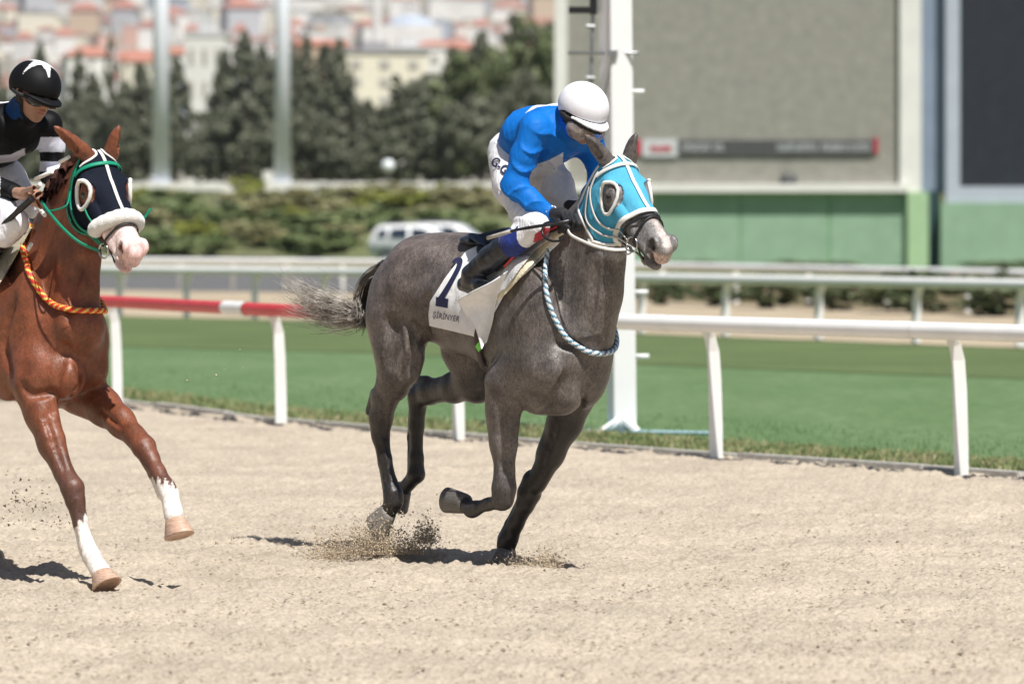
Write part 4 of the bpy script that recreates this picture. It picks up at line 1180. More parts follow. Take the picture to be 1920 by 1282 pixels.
def hood_mesh(name, sh, H, mat, parent, color, holes, low, off=0.007):
    """fabric hood: a shell around the head, open at eyes, ears and muzzle. low: [(x, z)] keeps points above that line of the face"""
    lo = np.min([H.p(x, y, z) for x in (-.06, .48) for y in (-.14, .14) for z in (-.32, .06)], 0)
    hi = np.max([H.p(x, y, z) for x in (-.06, .48) for y in (-.14, .14) for z in (-.32, .06)], 0)
    h = 0.0055
    F, l0, h = sh.grid(lo, hi, h)
    X, Y, Z = gpts(F, l0, h)
    L = H.inv(np.stack([X, Y, Z], -1))
    x, y, z = L[..., 0], L[..., 1], L[..., 2]
    G = F - off
    xs = np.array([p[0] for p in low]); zs = np.array([p[1] for p in low])
    # front limit as function of z: x < xf(z)
    xf = np.interp(-z, -zs, xs)
    G = np.maximum(G, (x - xf))
    G = np.maximum(G, -(x - (-0.004 - 0.25 * z)))            # behind: from the poll slanting back along the jaw
    G = np.maximum(G, -(F + 0.012))
    G = np.maximum(G, np.maximum(-(z + .262), np.abs(y) - .122))
    for (cx, cy, cz, r) in holes:
        d = np.sqrt((x - cx) ** 2 + ((y - cy) * .75) ** 2 + (z - cz) ** 2) - r
        G = np.maximum(G, -d)
    return surf(name, G.astype(np.float32), l0, h, mat, parent, color, it=2)
def coat_mat(name, rough=0.42, speck=0.35, spec=0.5, sheen=0.3, vein=0.35, scale=150.0, dapple=0.25):
    m, nt, b = newmat(name)
    at = nt.nodes.new('ShaderNodeVertexColor'); at.layer_name = 'Col'
    tc = nt.nodes.new('ShaderNodeTexCoord')
    n1 = noise(nt, scale, 3, 0.7, vec=tc.outputs['Object'], stretch=(1, 1, 0.45))
    n2 = noise(nt, 9, 4, 0.6, vec=tc.outputs['Object'])
    n3 = noise(nt, 55, 3, 0.6, vec=tc.outputs['Object'], stretch=(1, 1, 0.5))
    r1 = ramp(nt, n1.outputs[0], [(0.32, (1 - speck,) * 3), (0.68, (1 + speck * 1.5,) * 3)])
    r2 = ramp(nt, n2.outputs[0], [(0.3, (1 - dapple,) * 3), (0.7, (1 + dapple * 1.3,) * 3)])
    r3 = ramp(nt, n3.outputs[0], [(0.3, (1 - speck * .6,) * 3), (0.7, (1 + speck * .7,) * 3)])
    c = mixc(nt, at.outputs[0], r1.outputs[0], 1.0, 'MULTIPLY')
    c = mixc(nt, c, r2.outputs[0], 1.0, 'MULTIPLY')
    c = mixc(nt, c, r3.outputs[0], 1.0, 'MULTIPLY')
    nt.links.new(c, b.inputs['Base Color'])
    b.inputs['Roughness'].default_value = rough
    b.inputs['Specular IOR Level'].default_value = spec
    b.inputs['Sheen Weight'].default_value = sheen
    b.inputs['Sheen Roughness'].default_value = 0.4
    p = bump(nt, b, n1.outputs[0], 0.5, 0.003)
    # veins and creases under thin skin
    vo = nt.nodes.new('ShaderNodeTexVoronoi'); vo.feature = 'DISTANCE_TO_EDGE'; vo.inputs['Scale'].default_value = 5.5
    nz = noise(nt, 6, 3, 0.6, vec=tc.outputs['Object'])
    vm = nt.nodes.new('ShaderNodeVectorMath'); vm.operation = 'MULTIPLY_ADD'
    vm.inputs[1].default_value = (0.35, 0.35, 0.35)
    nt.links.new(nz.outputs['Color'], vm.inputs[0]); nt.links.new(tc.outputs['Object'], vm.inputs[2])
    nt.links.new(vm.outputs[0], vo.inputs['Vector'])
    vr = ramp(nt, vo.outputs['Distance'], [(0.0, (1,)*3), (0.045, (0,)*3)])
    p = bump(nt, b, vr.outputs[0], vein, 0.0015, prev=p)
    n4 = noise(nt, 16, 3, 0.55, vec=tc.outputs['Object'], stretch=(1, 1, 0.35))
    bump(nt, b, n4.outputs[0], 0.42, 0.012, prev=p)
    return m

M['grey_coat'] = coat_mat('grey_coat', 0.40, 0.40, 0.48, 0.0, dapple=.38)
M['chestnut_coat'] = coat_mat('chestnut_coat', 0.42, 0.22, 0.45, 0.0, dapple=.32)
M['hoof'] = simple('hoof', (0.16, 0.15, 0.14), 0.45, 0.35, 30, 0.3, 0.003, vcol=True, stretch=(1, 1, 6))
M['eye'] = simple('eye', (0.008, 0.006, 0.005), 0.06, 0.2, 20, 0, coat=1.0)
def cloth_mat(name, rough=0.55, wr=0.6, wscale=9.0, sheen=0.3, spec=0.4, fine=0.2):
    m, nt, b = newmat(name)
    at = nt.nodes.new('ShaderNodeVertexColor'); at.layer_name = 'Col'
    tc = nt.nodes.new('ShaderNodeTexCoord')
    n0 = noise(nt, 30, 4, 0.6, vec=tc.outputs['Object'])
    r = ramp(nt, n0.outputs[0], [(0.3, (0.93,) * 3), (0.7, (1.05,) * 3)])
    nt.links.new(mixc(nt, at.outputs[0], r.outputs[0], 1.0, 'MULTIPLY'), b.inputs['Base Color'])
    b.inputs['Roughness'].default_value = rough
    b.inputs['Specular IOR Level'].default_value = spec
    b.inputs['Sheen Weight'].default_value = sheen
    nw = noise(nt, wscale, 3, 0.5, vec=tc.outputs['Object'], stretch=(1.6, 1.0, 0.7))
    nw.inputs['Distortion'].default_value = 1.2
    nf = noise(nt, 900, 2, 0.5, vec=tc.outputs['Object'])
    p = bump(nt, b, nw.outputs[0], wr, 0.03)
    bump(nt, b, nf.outputs[0], fine, 0.0008, prev=p)
    return m
M['silk'] = cloth_mat('silk', 0.55, 0.35, 9, 0.0, 0.14)
M['cap'] = cloth_mat('cap', 0.6, 0.08, 6, 0.0, 0.18, .1)
M['nylon'] = cloth_mat('nylon', 0.55, 0.45, 16, 0.15)
M['hood_cloth'] = cloth_mat('hood_cloth', 0.8, 0.18, 20, 0.0, 0.12, 0.5)
M['number_cloth'] = cloth_mat('number_cloth', 0.75, 0.35, 7, 0.1, 0.3, 0.4)
M['skin'] = simple('skin', (0.42, 0.22, 0.14), 0.5, 0.15, 25, 0.15, 0.003, vcol=True, sheen=0.1)
M['plain'] = simple('plain', (0.5, 0.5, 0.5), 0.55, 0.08, 60, 0.1, 0.002, vcol=True)
M['boot'] = simple('boot', (0.018, 0.019, 0.022), 0.30, 0.92, 34, 0.6, 0.008, coat=0.3)
M['glove'] = simple('glove', (0.030, 0.031, 0.034), 0.7, 0.3, 60, 0.4, 0.003, spec=0.2)
M['fleece'] = simple('fleece', (0.80, 0.79, 0.76), 0.95, 0.06, 140, 0.9, 0.006, sheen=0.5)
# ------------------------------------------------------------------ the grey horse
GF = Frame(917, 23.5, 52)
HP = GF.p
U = 1.0 / 384.0                    # one photo pixel at the grey horse, in metres
def pr(px, py, n, r): return (HP(px, py, n), r * U)

grey = empty('racehorse', (GF.X0, GF.Y0, 0), GF.rz,
             'dark dappled grey racehorse galloping, in light blue hood and number 2 cloth', 'horse')
gb = Shape()
E = lambda px, py, n, r, k=0.05, rot=0.0, yaw=0.0, op=1: gb.ell(HP(px, py, n), r, k, (_rz(yaw) @ _ry(rot)).T, op)
# trunk
gb.cone(HP(800, 545, 0), HP(880, 560, 0), .24, .26, .05, .92)
gb.cone(HP(880, 560, 0), HP(975, 590, 0), .26, .295, .06, .86)
gb.cone(HP(975, 590, 0), HP(1040, 610, 0), .295, .26, .08, .80)
E(850, 470, 0, (.42, .10, .085), .10)                      # loin
E(800, 486, .10, (.22, .11, .09), .08, 0.12)              # croup near
E(810, 480, -.10, (.22, .11, .09), .08, 0.12)
E(766, 545, .13, (.21, .135, .19), .07)                    # haunch near
E(776, 545, -.13, (.20, .13, .18), .07)
E(738, 590, .15, (.16, .12, .24), .05, -0.1)               # buttock near
E(760, 600, -.13, (.16, .11, .22), .05, -0.1)
E(1000, 490, 0, (.24, .085, .12), .10, -0.1)               # withers
E(975, 600, .185, (.26, .075, .28), .08, 0.0)              # ribs near
# shoulders and chest
E(1000, 615, .165, (.12, .075, .26), .08, 0.30)
E(1012, 690, .185, (.16, .085, .13), .05, 0.2)
E(965, 700, .20, (.13, .07, .12), .045, -0.3)              # triceps
E(1080, 620, -.15, (.14, .09, .26), .08, 0.25)
E(1075, 655, 0, (.20, .19, .26), .08)
E(1048, 736, .085, (.13, .095, .11), .05, 0.2)            # breast near
E(1090, 712, -.07, (.13, .10, .14), .06, 0.2)
E(1015, 745, .10, (.14, .10, .085), .04)
E(1090, 640, .04, (.09, .10, .14), .05)
# neck
gb.chain([(HP(1035, 575, 0), .235), (HP(1075, 500, 0), .185), (HP(1114, 430, 0), .140), (HP(1145, 370, 0), .112)], .07, .66)
gb.chain([(HP(1010, 480, 0), .05), (HP(1078, 425, 0), .05), (HP(1120, 368, 0), .045), (HP(1150, 325, 0), .035)], .09, .6)
gb.chain([(HP(1098, 620, 0), .14), (HP(1112, 560, 0), .125), (HP(1124, 500, 0), .11), (HP(1140, 440, 0), .095)], .08, .8)
gb.chain([(HP(1122, 620, 0), .06), (HP(1136, 550, 0), .055), (HP(1143, 480, 0), .055)], .07, 1.0)   # windpipe
# near hind leg
gb.chain([pr(742, 600, .16, 62), pr(748, 660, .17, 54), pr(740, 715, .165, 38)], .05, .72)
gb.chain([pr(765, 640, .17, 40), pr(762, 690, .17, 32)], .05, .72)
gb.chain([pr(740, 705, .165, 36), pr(722, 745, .16, 27), pr(714, 785, .155, 23.5), pr(713, 818, .15, 18)], .03, .85)
gb.chain([pr(703, 735, .165, 9), pr(692, 772, .155, 8)], .025)                       # hock point
gb.chain([pr(713, 812, .15, 17), pr(722, 860, .145, 12.5), pr(732, 905, .14, 13), pr(737, 925, .14, 18), pr(738, 940, .14, 18)], .02)
gb.chain([pr(706, 812, .155, 7), pr(715, 870, .15, 6), pr(726, 920, .14, 9)], .015)
gb.chain([pr(738, 940, .14, 16), pr(727, 962, .15, 16)], .02)
# far hind leg
gb.chain([pr(880, 655, -.10, 62), pr(895, 712, -.12, 42), pr(852, 726, -.13, 28), pr(806, 734, -.14, 23), pr(784, 742, -.145, 21)], .04, .8)
gb.chain([pr(800, 712, -.14, 9), pr(774, 712, -.14, 9)], .02)
gb.chain([pr(784, 745, -.145, 20), pr(781, 800, -.15, 13.5), pr(781, 858, -.15, 12.5), pr(781, 888, -.15, 17)], .025)
gb.chain([pr(772, 770, -.145, 7), pr(770, 820, -.15, 7), pr(772, 880, -.15, 9)], .015)
gb.chain([pr(780, 891, -.15, 15), pr(756, 918, -.15, 14)], .02)
# near foreleg
gb.chain([pr(948, 720, .19, 44), pr(943, 770, .19, 33), pr(944, 830, .185, 26), pr(946, 880, .18, 20)], .04, .85)
gb.chain([pr(932, 740, .20, 20), pr(930, 800, .20, 15), pr(936, 860, .19, 10)], .02)
gb.chain([pr(960, 740, .18, 18), pr(959, 800, .18, 13), pr(955, 870, .18, 9)], .02)
gb.chain([pr(946, 880, .18, 20), pr(945, 915, .18, 22.5), pr(943, 936, .18, 21)], .015)
gb.chain([pr(938, 940, .18, 15), pr(915, 945, .18, 11.5), pr(893, 952, .18, 13), pr(885, 955, .18, 15.5)], .02)
gb.chain([pr(885, 955, .18, 14), pr(868, 942, .18, 15)], .02)
# far foreleg
gb.chain([pr(1070, 745, -.11, 50), pr(1060, 790, -.11, 34), pr(1034, 850, -.105, 25), pr(1006, 905, -.10, 21)], .04, .85)
gb.cone(HP(1046, 790, -.11), HP(1020, 850, -.105), .05, .035, .03)
gb.chain([pr(1000, 900, -.10, 21), pr(992, 925, -.10, 22), pr(985, 945, -.095, 17)], .015)
gb.chain([pr(985, 945, -.095, 17), pr(968, 980, -.09, 14.5), pr(955, 1008, -.085, 16.5), pr(950, 1018, -.085, 18)], .02)
gb.chain([pr(976, 940, -.095, 9), pr(955, 980, -.09, 8), pr(942, 1008, -.085, 10)], .015)
gb.chain([pr(950, 1020, -.085, 16), pr(947, 1036, -.08, 15)], .02)
# grooves between muscles
def G_(pts, r, k=.03):
    P = GF.casts(gb, pts)
    return [(p, r) for p in spline(P, 4)], k
for pts, r, k in (
    ([(742, 600), (750, 660), (752, 710)], .010, .035), ([(801, 560), (797, 610), (800, 655)], .014, .045),
    ([(1010, 770), (1035, 745), (1060, 700)], .008, .03),
    ([(1085, 770), (1096, 735), (1108, 700)], .008, .03),
    ([(938, 765), (940, 830), (944, 885)], .011, .022), ([(958, 780), (957, 860)], .008, .02), ([(1040, 800), (1015, 870)], .008, .02),
    ([(716, 750), (722, 790), (724, 820)], .009, .022), ([(728, 690), (735, 640), (732, 600)], .010, .05), ([(770, 700), (778, 660), (775, 610)], .008, .04), ([(712, 832), (720, 880), (726, 905)], .006, .012), ([(1100, 620), (1112, 560), (1118, 500)], .008, .03),
    ([(1050, 640), (1085, 655), (1110, 690)], .009, .04), ([(712, 850), (722, 900)], .004, .012)):
    g, k = G_(pts, r, k); gb.chain(g, k, op=-1)

gh = Head(GF, 1156, 295, 22.75, 57, 42, 3, 1.0)
gb.cone(gh.p(.04, 0, -.09), HP(1138, 372, 0), .085, .12, .05, .75)
gb.cone(gh.p(.12, 0, -.15), HP(1130, 420, 0), .05, .09, .05, .7)
head_prims(gb, gh, ears=(0.60, 0.0))
NEAR = 16

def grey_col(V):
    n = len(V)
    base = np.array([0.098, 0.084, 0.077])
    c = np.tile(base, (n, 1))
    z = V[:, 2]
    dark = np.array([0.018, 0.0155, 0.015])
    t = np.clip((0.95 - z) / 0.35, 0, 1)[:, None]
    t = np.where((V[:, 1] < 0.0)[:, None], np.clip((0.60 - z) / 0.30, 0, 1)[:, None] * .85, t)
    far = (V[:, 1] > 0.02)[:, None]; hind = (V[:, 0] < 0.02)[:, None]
    t = np.where(far, np.clip((1.0 - z) / 0.28, 0, 1)[:, None], np.where(hind, np.clip((.98 - z) / .40, 0, 1)[:, None] * .95, t))  # far legs: own dark coat plus painted body shade; near hind: own dark coat
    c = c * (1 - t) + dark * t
    brown = np.array([0.145, 0.108, 0.092]); tb = np.clip((V[:, 0] * -1 + 0.1) * 1.2, 0, 1)[:, None] * np.clip((z - 1.0) * 2, 0, 1)[:, None]
    c = c * (1 - tb * .6) + brown * tb * .6
    L = gh.inv(V)
    hd = (L[:, 0] > .02) & (np.abs(L[:, 1]) < .16) & (L[:, 2] > -.30) & (L[:, 2] < .08) & (L[:, 0] < .8)
    face = np.array([0.155, 0.147, 0.142])
    t = (np.clip((L[:, 0] - .10) / .15, 0, 1) * hd)[:, None]
    c = c * (1 - t) + face * t
    # pale blaze end and pink lips
    w = np.array([0.62, 0.52, 0.48])
    bl = (np.clip((L[:, 0] - .40) / .06, 0, 1) * np.clip(1 - np.abs(L[:, 1] + .004) / .026, 0, 1) * np.clip((L[:, 2] + .06) / .03, 0, 1) * hd)[:, None]
    c = c * (1 - bl) + w * bl
    lip = (np.clip((L[:, 0] - .560) / .02, 0, 1) * np.clip((-.055 - L[:, 2]) / .02, 0, 1) * np.clip((L[:, 2] + .135) / .02, 0, 1) * hd)[:, None]
    c = c * (1 - lip * .85) + np.array([0.50, 0.36, 0.31]) * lip * .85
    for s_ in (1, -1):
        d = np.sqrt((L[:, 0] - .562) ** 2 + (L[:, 1] - s_ * .054) ** 2 + (L[:, 2] + .042) ** 2)
        t = (np.clip((.034 - d) / .008, 0, 1) * hd)[:, None]; c = c * (1 - t) + np.array([.03, .022, .022]) * t
        d = np.sqrt((L[:, 0] - .20) ** 2 + (L[:, 1] - s_ * .09) ** 2 + (L[:, 2] + .070) ** 2)
        t = (np.clip((.032 - d) / .014, 0, 1) * hd)[:, None]; c = c * (1 - t * .8) + np.array([.03, .026, .026]) * t * .8
    return c

HG = 0.0085
F, l0, hh = gb.grid((-1.15, -.55, -.03), (1.75, .55, 2.25), HG)
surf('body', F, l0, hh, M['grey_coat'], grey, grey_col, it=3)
del F
HGHI = 1

def hoof(fr, p_up, p_dn, toe, r0, r1, parent, col, name='hoof', fl=.30):
    """truncated cone from the coronet (p_up) to the sole (p_dn), both in frame coords; toe: direction the hoof points"""
    p_up = np.array(p_up, float); p_dn = np.array(p_dn, float); ax = p_dn - p_up; ax /= np.linalg.norm(ax)
    toe = np.array(toe, float); toe = toe - ax * (toe @ ax); toe /= np.linalg.norm(toe); sd = np.cross(ax, toe)
    V = []; N = 20; rings = [(0.0, .94), (.12, 1.0), (.5, 1.06), (.94, 1.13), (1.0, 1.12), (1.0, .92), (.93, .86)]
    L = np.linalg.norm(p_dn - p_up)
    for t, s_ in rings:
        for k in range(N):
            a = 2 * math.pi * k / N
            r = (r0 + (r1 - r0) * t) * s_
            flare = toe * (L * fl * t) * (0.5 + 0.5 * math.cos(a))
            V.append(p_up + ax * L * t + toe * math.cos(a) * r * 1.08 + sd * math.sin(a) * r * .95 + flare)
    q = []
    for i in range(len(rings) - 1):
        for k in range(N): q.append((i*N + k, i*N + (k+1) % N, (i+1)*N + (k+1) % N, (i+1)*N + k))
    V.append(p_up.copy()); V.append(p_dn - ax * L * .10)
    t3 = [(len(V)-2, (k+1) % N, k) for k in range(N)] + [(len(V)-1, (len(rings)-1)*N + k, (len(rings)-1)*N + (k+1) % N) for k in range(N)]
    o = mesh_np(name, V, quads=q, tris=t3, mat=M['hoof'], parent=parent, colors=np.tile(col, (len(V), 1)))
    return o
hc = (0.13, 0.12, 0.115)
hoof(GF, HP(730, 957, .15), HP(704, 985, .17), HP(740, 1000, .16) - HP(700, 940, .16), .045, .053, grey, (0.20, 0.185, 0.165))
hoof(GF, HP(757, 915, -.15), HP(742, 938, -.15), HP(780, 945, -.15) - HP(740, 910, -.15), .045, .055, grey, hc)
hoof(GF, HP(874, 944, .18), HP(838, 934, .18), (0, 0, -1), .046, .046, grey, (0.12, 0.11, 0.10), fl=.1)
hoof(GF, HP(950, 1026, -.08), HP(943, 1057, -.075), (1, 0, .2), .046, .058, grey, hc)
# ------------------------------------------------------------------ eyes, tail, hood, bridle of the grey
WHITE = (0.78, 0.77, 0.73); HOODC = (0.085, 0.39, 0.57)
def head_local(full, H):
    c = H.p(.22, 0, -.1); out = []
    for p_ in full.p[:-16]:
        b0, b1, k = full._bb(p_)
        if (b0 < c + .42).all() and (b1 > c - .42).all(): out.append(p_)
    return Shape(out)
ghs = head_local(gb, gh)
for s_ in (1, -1):
    ball('eye', gh.p(.20, s_ * .090, -.070), .022 * gh.S, M['eye'], grey)

m, nt, b = newmat('grey_tail_hair')
n = noise(nt, 14, 3, 0.6); nt.links.new(ramp(nt, n.outputs[0], [(0.35, (.12, .10, .085)), (0.5, (.42, .38, .33)), (0.68, (.80, .76, .69))]).outputs[0], b.inputs['Base Color'])
b.inputs['Roughness'].default_value = 0.45
M['tail_pale'] = m
M['hair_dark'] = simple('hair_dark', (0.022, 0.018, 0.018), 0.45, 0.4, 30, 0)
dock = [HP(722, 500, 0), HP(690, 522, 0), HP(676, 560, 0), HP(680, 592, 0)]
g1 = dock + [HP(655, 575, 0), HP(610, 558, .05), HP(560, 535, .05), HP(535, 505, .1)]
g2 = dock + [HP(650, 592, 0), HP(600, 585, -.05), HP(560, 570, -.05), HP(528, 550, 0)]
g3 = dock + [HP(662, 600, 0), HP(630, 600, 0), HP(600, 592, 0), HP(565, 580, .05)]
g4 = [HP(722, 500, 0), HP(696, 518, 0), HP(684, 550, 0), HP(684, 585, 0), HP(683, 600, 0), HP(682, 625, 0)]
hair('tail', None, [g1, g2, g3], M['tail_pale'], grey, 900, .012, .040, .02, .0019, 16, lens=(.62, 1.0))
hair('tail', None, [dock + [HP(668, 598, 0)], g4, g4], M['hair_dark'], grey, 420, .014, .018, .01, .002, 12, lens=(.7, 1.0))
tubeP('tail_dock', spline([HP(735, 498, 0)] + dock, 5), [.03] * 6 + [.035] * 6 + [.03] * 4 + [.02] * 5, M['hair_dark'], grey, 10)

def hood_edges(H, sh, parent, low, hr, mat_trim, ec, er, stripe=True):
    ex = []
    for s_ in (1, -1):
        P = eye_ring(H, sh, (ec[0], s_ * ec[1], ec[2]), er)
        ex.append(tubeP('eye_rim', np.vstack([P, P[:1]]), hr, mat_trim, parent, 8, WHITE))
    return ex

HLOW = [(.375, .06), (.37, 0), (.335, -.10), (.31, -.20), (.30, -.40)]
ghood = hood_mesh('hood', ghs, gh, M['hood_cloth'], grey, lambda V: np.tile(HOODC, (len(V), 1)),
                  [(.195, .10, -.072, .069), (.195, -.10, -.072, .069), (.01, .066, .02, .036), (.01, -.066, .02, .036)], HLOW, .008)
ghood['label'] = 'light blue fabric blinker hood with white trim'
hood_edges(gh, ghs, ghood, HLOW, .0085, M['plain'], (.195, .10, -.072), .071)
def hstrap(name, H, sh, pts, width, thick, off, col, parent, m=6, mat='plain', closed=False):
    P = spline([H.p(*p) for p in pts], m, closed)
    o = strap(name, sh, P, width, thick, M[mat], parent, off, closed)
    return solid_col(o, col)
hstrap('centre_stripe', gh, ghs, [(.0, 0, .03), (.08, 0, .03), (.16, 0, .03), (.25, 0, .02), (.37, 0, .01)], .020, .003, .012, WHITE, ghood)
hstrap('nose_trim', gh, ghs, [(.30, .03, -.24), (.315, .08, -.17), (.34, .08, -.08), (.365, .045, 0), (.372, 0, .02), (.365, -.045, 0), (.34, -.08, -.08), (.315, -.08, -.17)], .028, .004, .012, WHITE, ghood)
for s_ in (1, -1):
    hstrap('back_trim', gh, ghs, [(.006, s_*.09, -.03), (.024, s_*.1, -.10), (.045, s_*.1, -.18), (.065, s_*.08, -.245), (.12, s_*.06, -.28), (.20, s_*.05, -.30), (.29, s_*.04, -.25)], .016, .004, .012, WHITE, ghood)
    hstrap('ear_trim', gh, ghs, [(.045, s_*.085, -.02), (.048, s_*.06, .02), (.03, s_*.03, .04), (.0, s_*.03, .04), (-.02, s_*.04, .03)], .011, .004, .012, WHITE, ghood)
# bridle
bridle = hstrap('bridle', gh, ghs, [(.055, .10, -.06), (.075, .075, .0), (.085, .03, .03), (.085, -.03, .03), (.075, -.075, 0), (.055, -.10, -.06)], .020, .004, .016, WHITE, grey)
bridle['label'] = 'white and black leather racing bridle'
for s_ in (1, -1):
    hstrap('cheek_strap', gh, ghs, [(.04, s_*.1, -.04), (.09, s_*.12, -.13), (.20, s_*.12, -.185), (.32, s_*.1, -.17), (.43, s_*.08, -.135)], .011, .004, .018, (.70, .68, .62), bridle)
    hstrap('cheek_strap', gh, ghs, [(.06, s_*.1, -.12), (.14, s_*.12, -.225), (.26, s_*.12, -.22), (.40, s_*.08, -.175)], .010, .004, .018, (.55, .52, .47), bridle)
    ringP('bit_ring', gh.p(.455, s_ * .075, -.125), gh.R @ np.array([.15, 1, .1]), .036, .0045, M['steel'], bridle)
    ringP('bit_ring', gh.p(.44, s_ * .07, -.17), gh.R @ np.array([.3, 1, .5]), .020, .004, M['steel'], bridle)
BLK = (.014, .013, .014)
hstrap('noseband', gh, ghs, [(.345, .0, -.21), (.355, .05, -.17), (.375, .07, -.09), (.40, .05, -.01), (.405, 0, .01), (.40, -.05, -.01), (.375, -.07, -.09), (.355, -.05, -.17)], .014, .004, .010, BLK, bridle, closed=True)
hstrap('drop_strap', gh, ghs, [(.49, .0, -.19), (.47, .05, -.15), (.45, .07, -.09), (.425, .05, -.02), (.415, 0, .01), (.425, -.05, -.02), (.45, -.07, -.09), (.47, -.05, -.15)], .012, .004, .008, BLK, bridle, closed=True)
hstrap('chin_strap', gh, ghs, [(.33, .03, -.22), (.40, .03, -.2), (.48, .02, -.19), (.52, .0, -.18)], .016, .006, .014, (.30, .26, .21), bridle)
# reins to the hands
gbn = gb
r0 = gh.p(.44, .075, -.165)
near_rein = spline([r0, HP(1150, 468, .13), HP(1118, 462, .19), HP(1092, 452, .20), HP(1070, 440, .19), HP(1062, 425, .19)], 10)
o = strap('rein', gbn, near_rein, .015, .004, M['plain'], bridle, snap=False, nrm=(0, -1, .2))
solid_col(o, (.72, .70, .65))
far_rein = spline([gh.p(.44, -.075, -.165), HP(1165, 452, -.16), HP(1130, 430, -.2), HP(1095, 408, -.16), HP(1088, 400, -.10)], 10)
solid_col(strap('rein', gbn, far_rein, .014, .004, M['plain'], bridle, snap=False, nrm=(0, 1, .2)), (.7, .68, .62))
loop = spline([HP(1062, 428, .20), HP(1056, 448, .22), HP(1035, 452, .23), HP(1018, 440, .23), HP(1020, 420, .22), HP(1045, 415, .21)], 8)
tubeP('rein_end', loop, .006, M['black_leather'], bridle, 6)
# neck rope
near = GF.castline(gb, [(1030, 462), (1024, 478), (1019, 505), (1022, 548), (1034, 590), (1056, 628), (1080, 650), (1100, 658)], .010, 7)
near = smooth_line(near, 4)
mir = near[::-1] * np.array([1, -1, 1])
P = np.vstack([near, mir[2:]]); P = wrap_line(gb, P, .012)
nr = rope('neck_rope', smooth_line(P, 2), .0125, M['plain'], grey, [(.72, .75, .76), (.66, .70, .72), (.10, .34, .52), (.05, .055, .07)], .036)
nr['label'] = 'twisted white, blue and black rope round the neck'

# ------------------------------------------------------------------ saddle, cloth, girth
gtr = Shape([p for p in gb.p if p[-1] > 0][:34])
CLOTH = [(874, 470), (915, 452), (980, 430), (1045, 425), (1050, 455), (1000, 500), (950, 545), (925, 590), (905, 640), (886, 630), (845, 620), (805, 611), (803, 590), (806, 566), (835, 520)]
cloth = shell('number_cloth', GF, gtr, CLOTH, .012, .008, M['number_cloth'], None, lambda V: np.tile((.86, .86, .86), (len(V), 1)), wob=.002)
cloth.location = grey.location; cloth.rotation_euler = grey.rotation_euler
tag(cloth, 'white number 2 cloth under the saddle of the grey horse', 'saddle cloth')
M['navy_print'] = simple('navy_print', (0.012, 0.016, 0.06), 0.7, 0.3, 40, 0.1)
M['ink'] = simple('ink', (0.05, 0.05, 0.09), 0.7, 0.3, 40, 0.1)
dg = MB()
def digit_strokes():
    out = []
    for pts, w in (([(849, 493), (856, 487), (862, 489), (860, 500), (850, 520), (835, 546), (822, 566)], 9.5), ([(817, 565), (840, 569)], 14)):
        out.append((pts, w))
    return out
for i, (pts, w) in enumerate(digit_strokes()):
    sp = spline([(x, y, 0) for x, y in pts], 5)[:, :2]
    P = GF.casts(gtr, sp, .0215)
    N = gtr.grad(P); T = np.gradient(P, axis=0); S_ = np.cross(T, N); S_ /= np.linalg.norm(S_, axis=1, keepdims=True)
    hw = w * U * .62
    ws = np.full(len(P), hw)
    if i == 0: ws = hw * np.interp(np.linspace(0, 1, len(P)), [0, .15, .5, 1], [.7, .9, 1.1, 1.15])
    A = P + S_ * ws[:, None]; B = P - S_ * ws[:, None]
    dg.add([tuple(v) for v in np.vstack([A, B])], [(k, k + 1, len(P) + k + 1, len(P) + k) for k in range(len(P) - 1)])
dg.build('digit', M['navy_print'], cloth)
decal_text('lettering', 'ŞİRİNYER', GF, gtr, 810, 595, math.radians(10), 15.5, M['ink'], cloth, .0205, 0.72, maxe=5)
fl = [[(952, 508, .31), (922, 528, .37), (888, 545, .41), (857, 562, .42)],
      [(931, 560, .29), (913, 572, .325), (892, 575, .355), (872, 588, .37)],
      [(924, 600, .28), (912, 606, .31), (901, 606, .335), (890, 612, .35)],
      [(912, 642, .28), (908, 645, .29), (906, 648, .30), (903, 654, .32)]]
def patch(name, rows, thick, mat, parent, col, m=6):
    R_ = [spline([HP(*p) for p in r], m) for r in rows]
    n = len(R_[0]); cols = [spline([R_[j][i] for j in range(len(R_))], m) for i in range(n)]
    A = np.array(cols); a, b_ = A.shape[:2]
    du = np.gradient(A, axis=0); dv = np.gradient(A, axis=1); N = np.cross(du, dv); N /= np.maximum(np.linalg.norm(N, axis=2, keepdims=True), 1e-9)
    V = np.vstack([(A + N * thick / 2).reshape(-1, 3), (A - N * thick / 2).reshape(-1, 3)]); q = []; o_ = a * b_
    for i in range(a - 1):
        for j in range(b_ - 1):
            k = i * b_ + j; q += [(k, k + 1, k + b_ + 1, k + b_), (o_ + k, o_ + k + b_, o_ + k + b_ + 1, o_ + k + 1)]
    for i in range(a - 1):
        for j in (0, b_ - 1):
            k = i * b_ + j; q.append((k, k + b_, o_ + k + b_, o_ + k))
    for j in range(b_ - 1):
        for i in (0, a - 1):
            k = i * b_ + j; q.append((k, k + 1, o_ + k + 1, o_ + k))
    return mesh_np(name, V, quads=q, mat=mat, parent=parent, colors=np.tile(col, (len(V), 1)))
patch('loose_corner', fl, .004, M['number_cloth'], cloth, (.86, .86, .86))

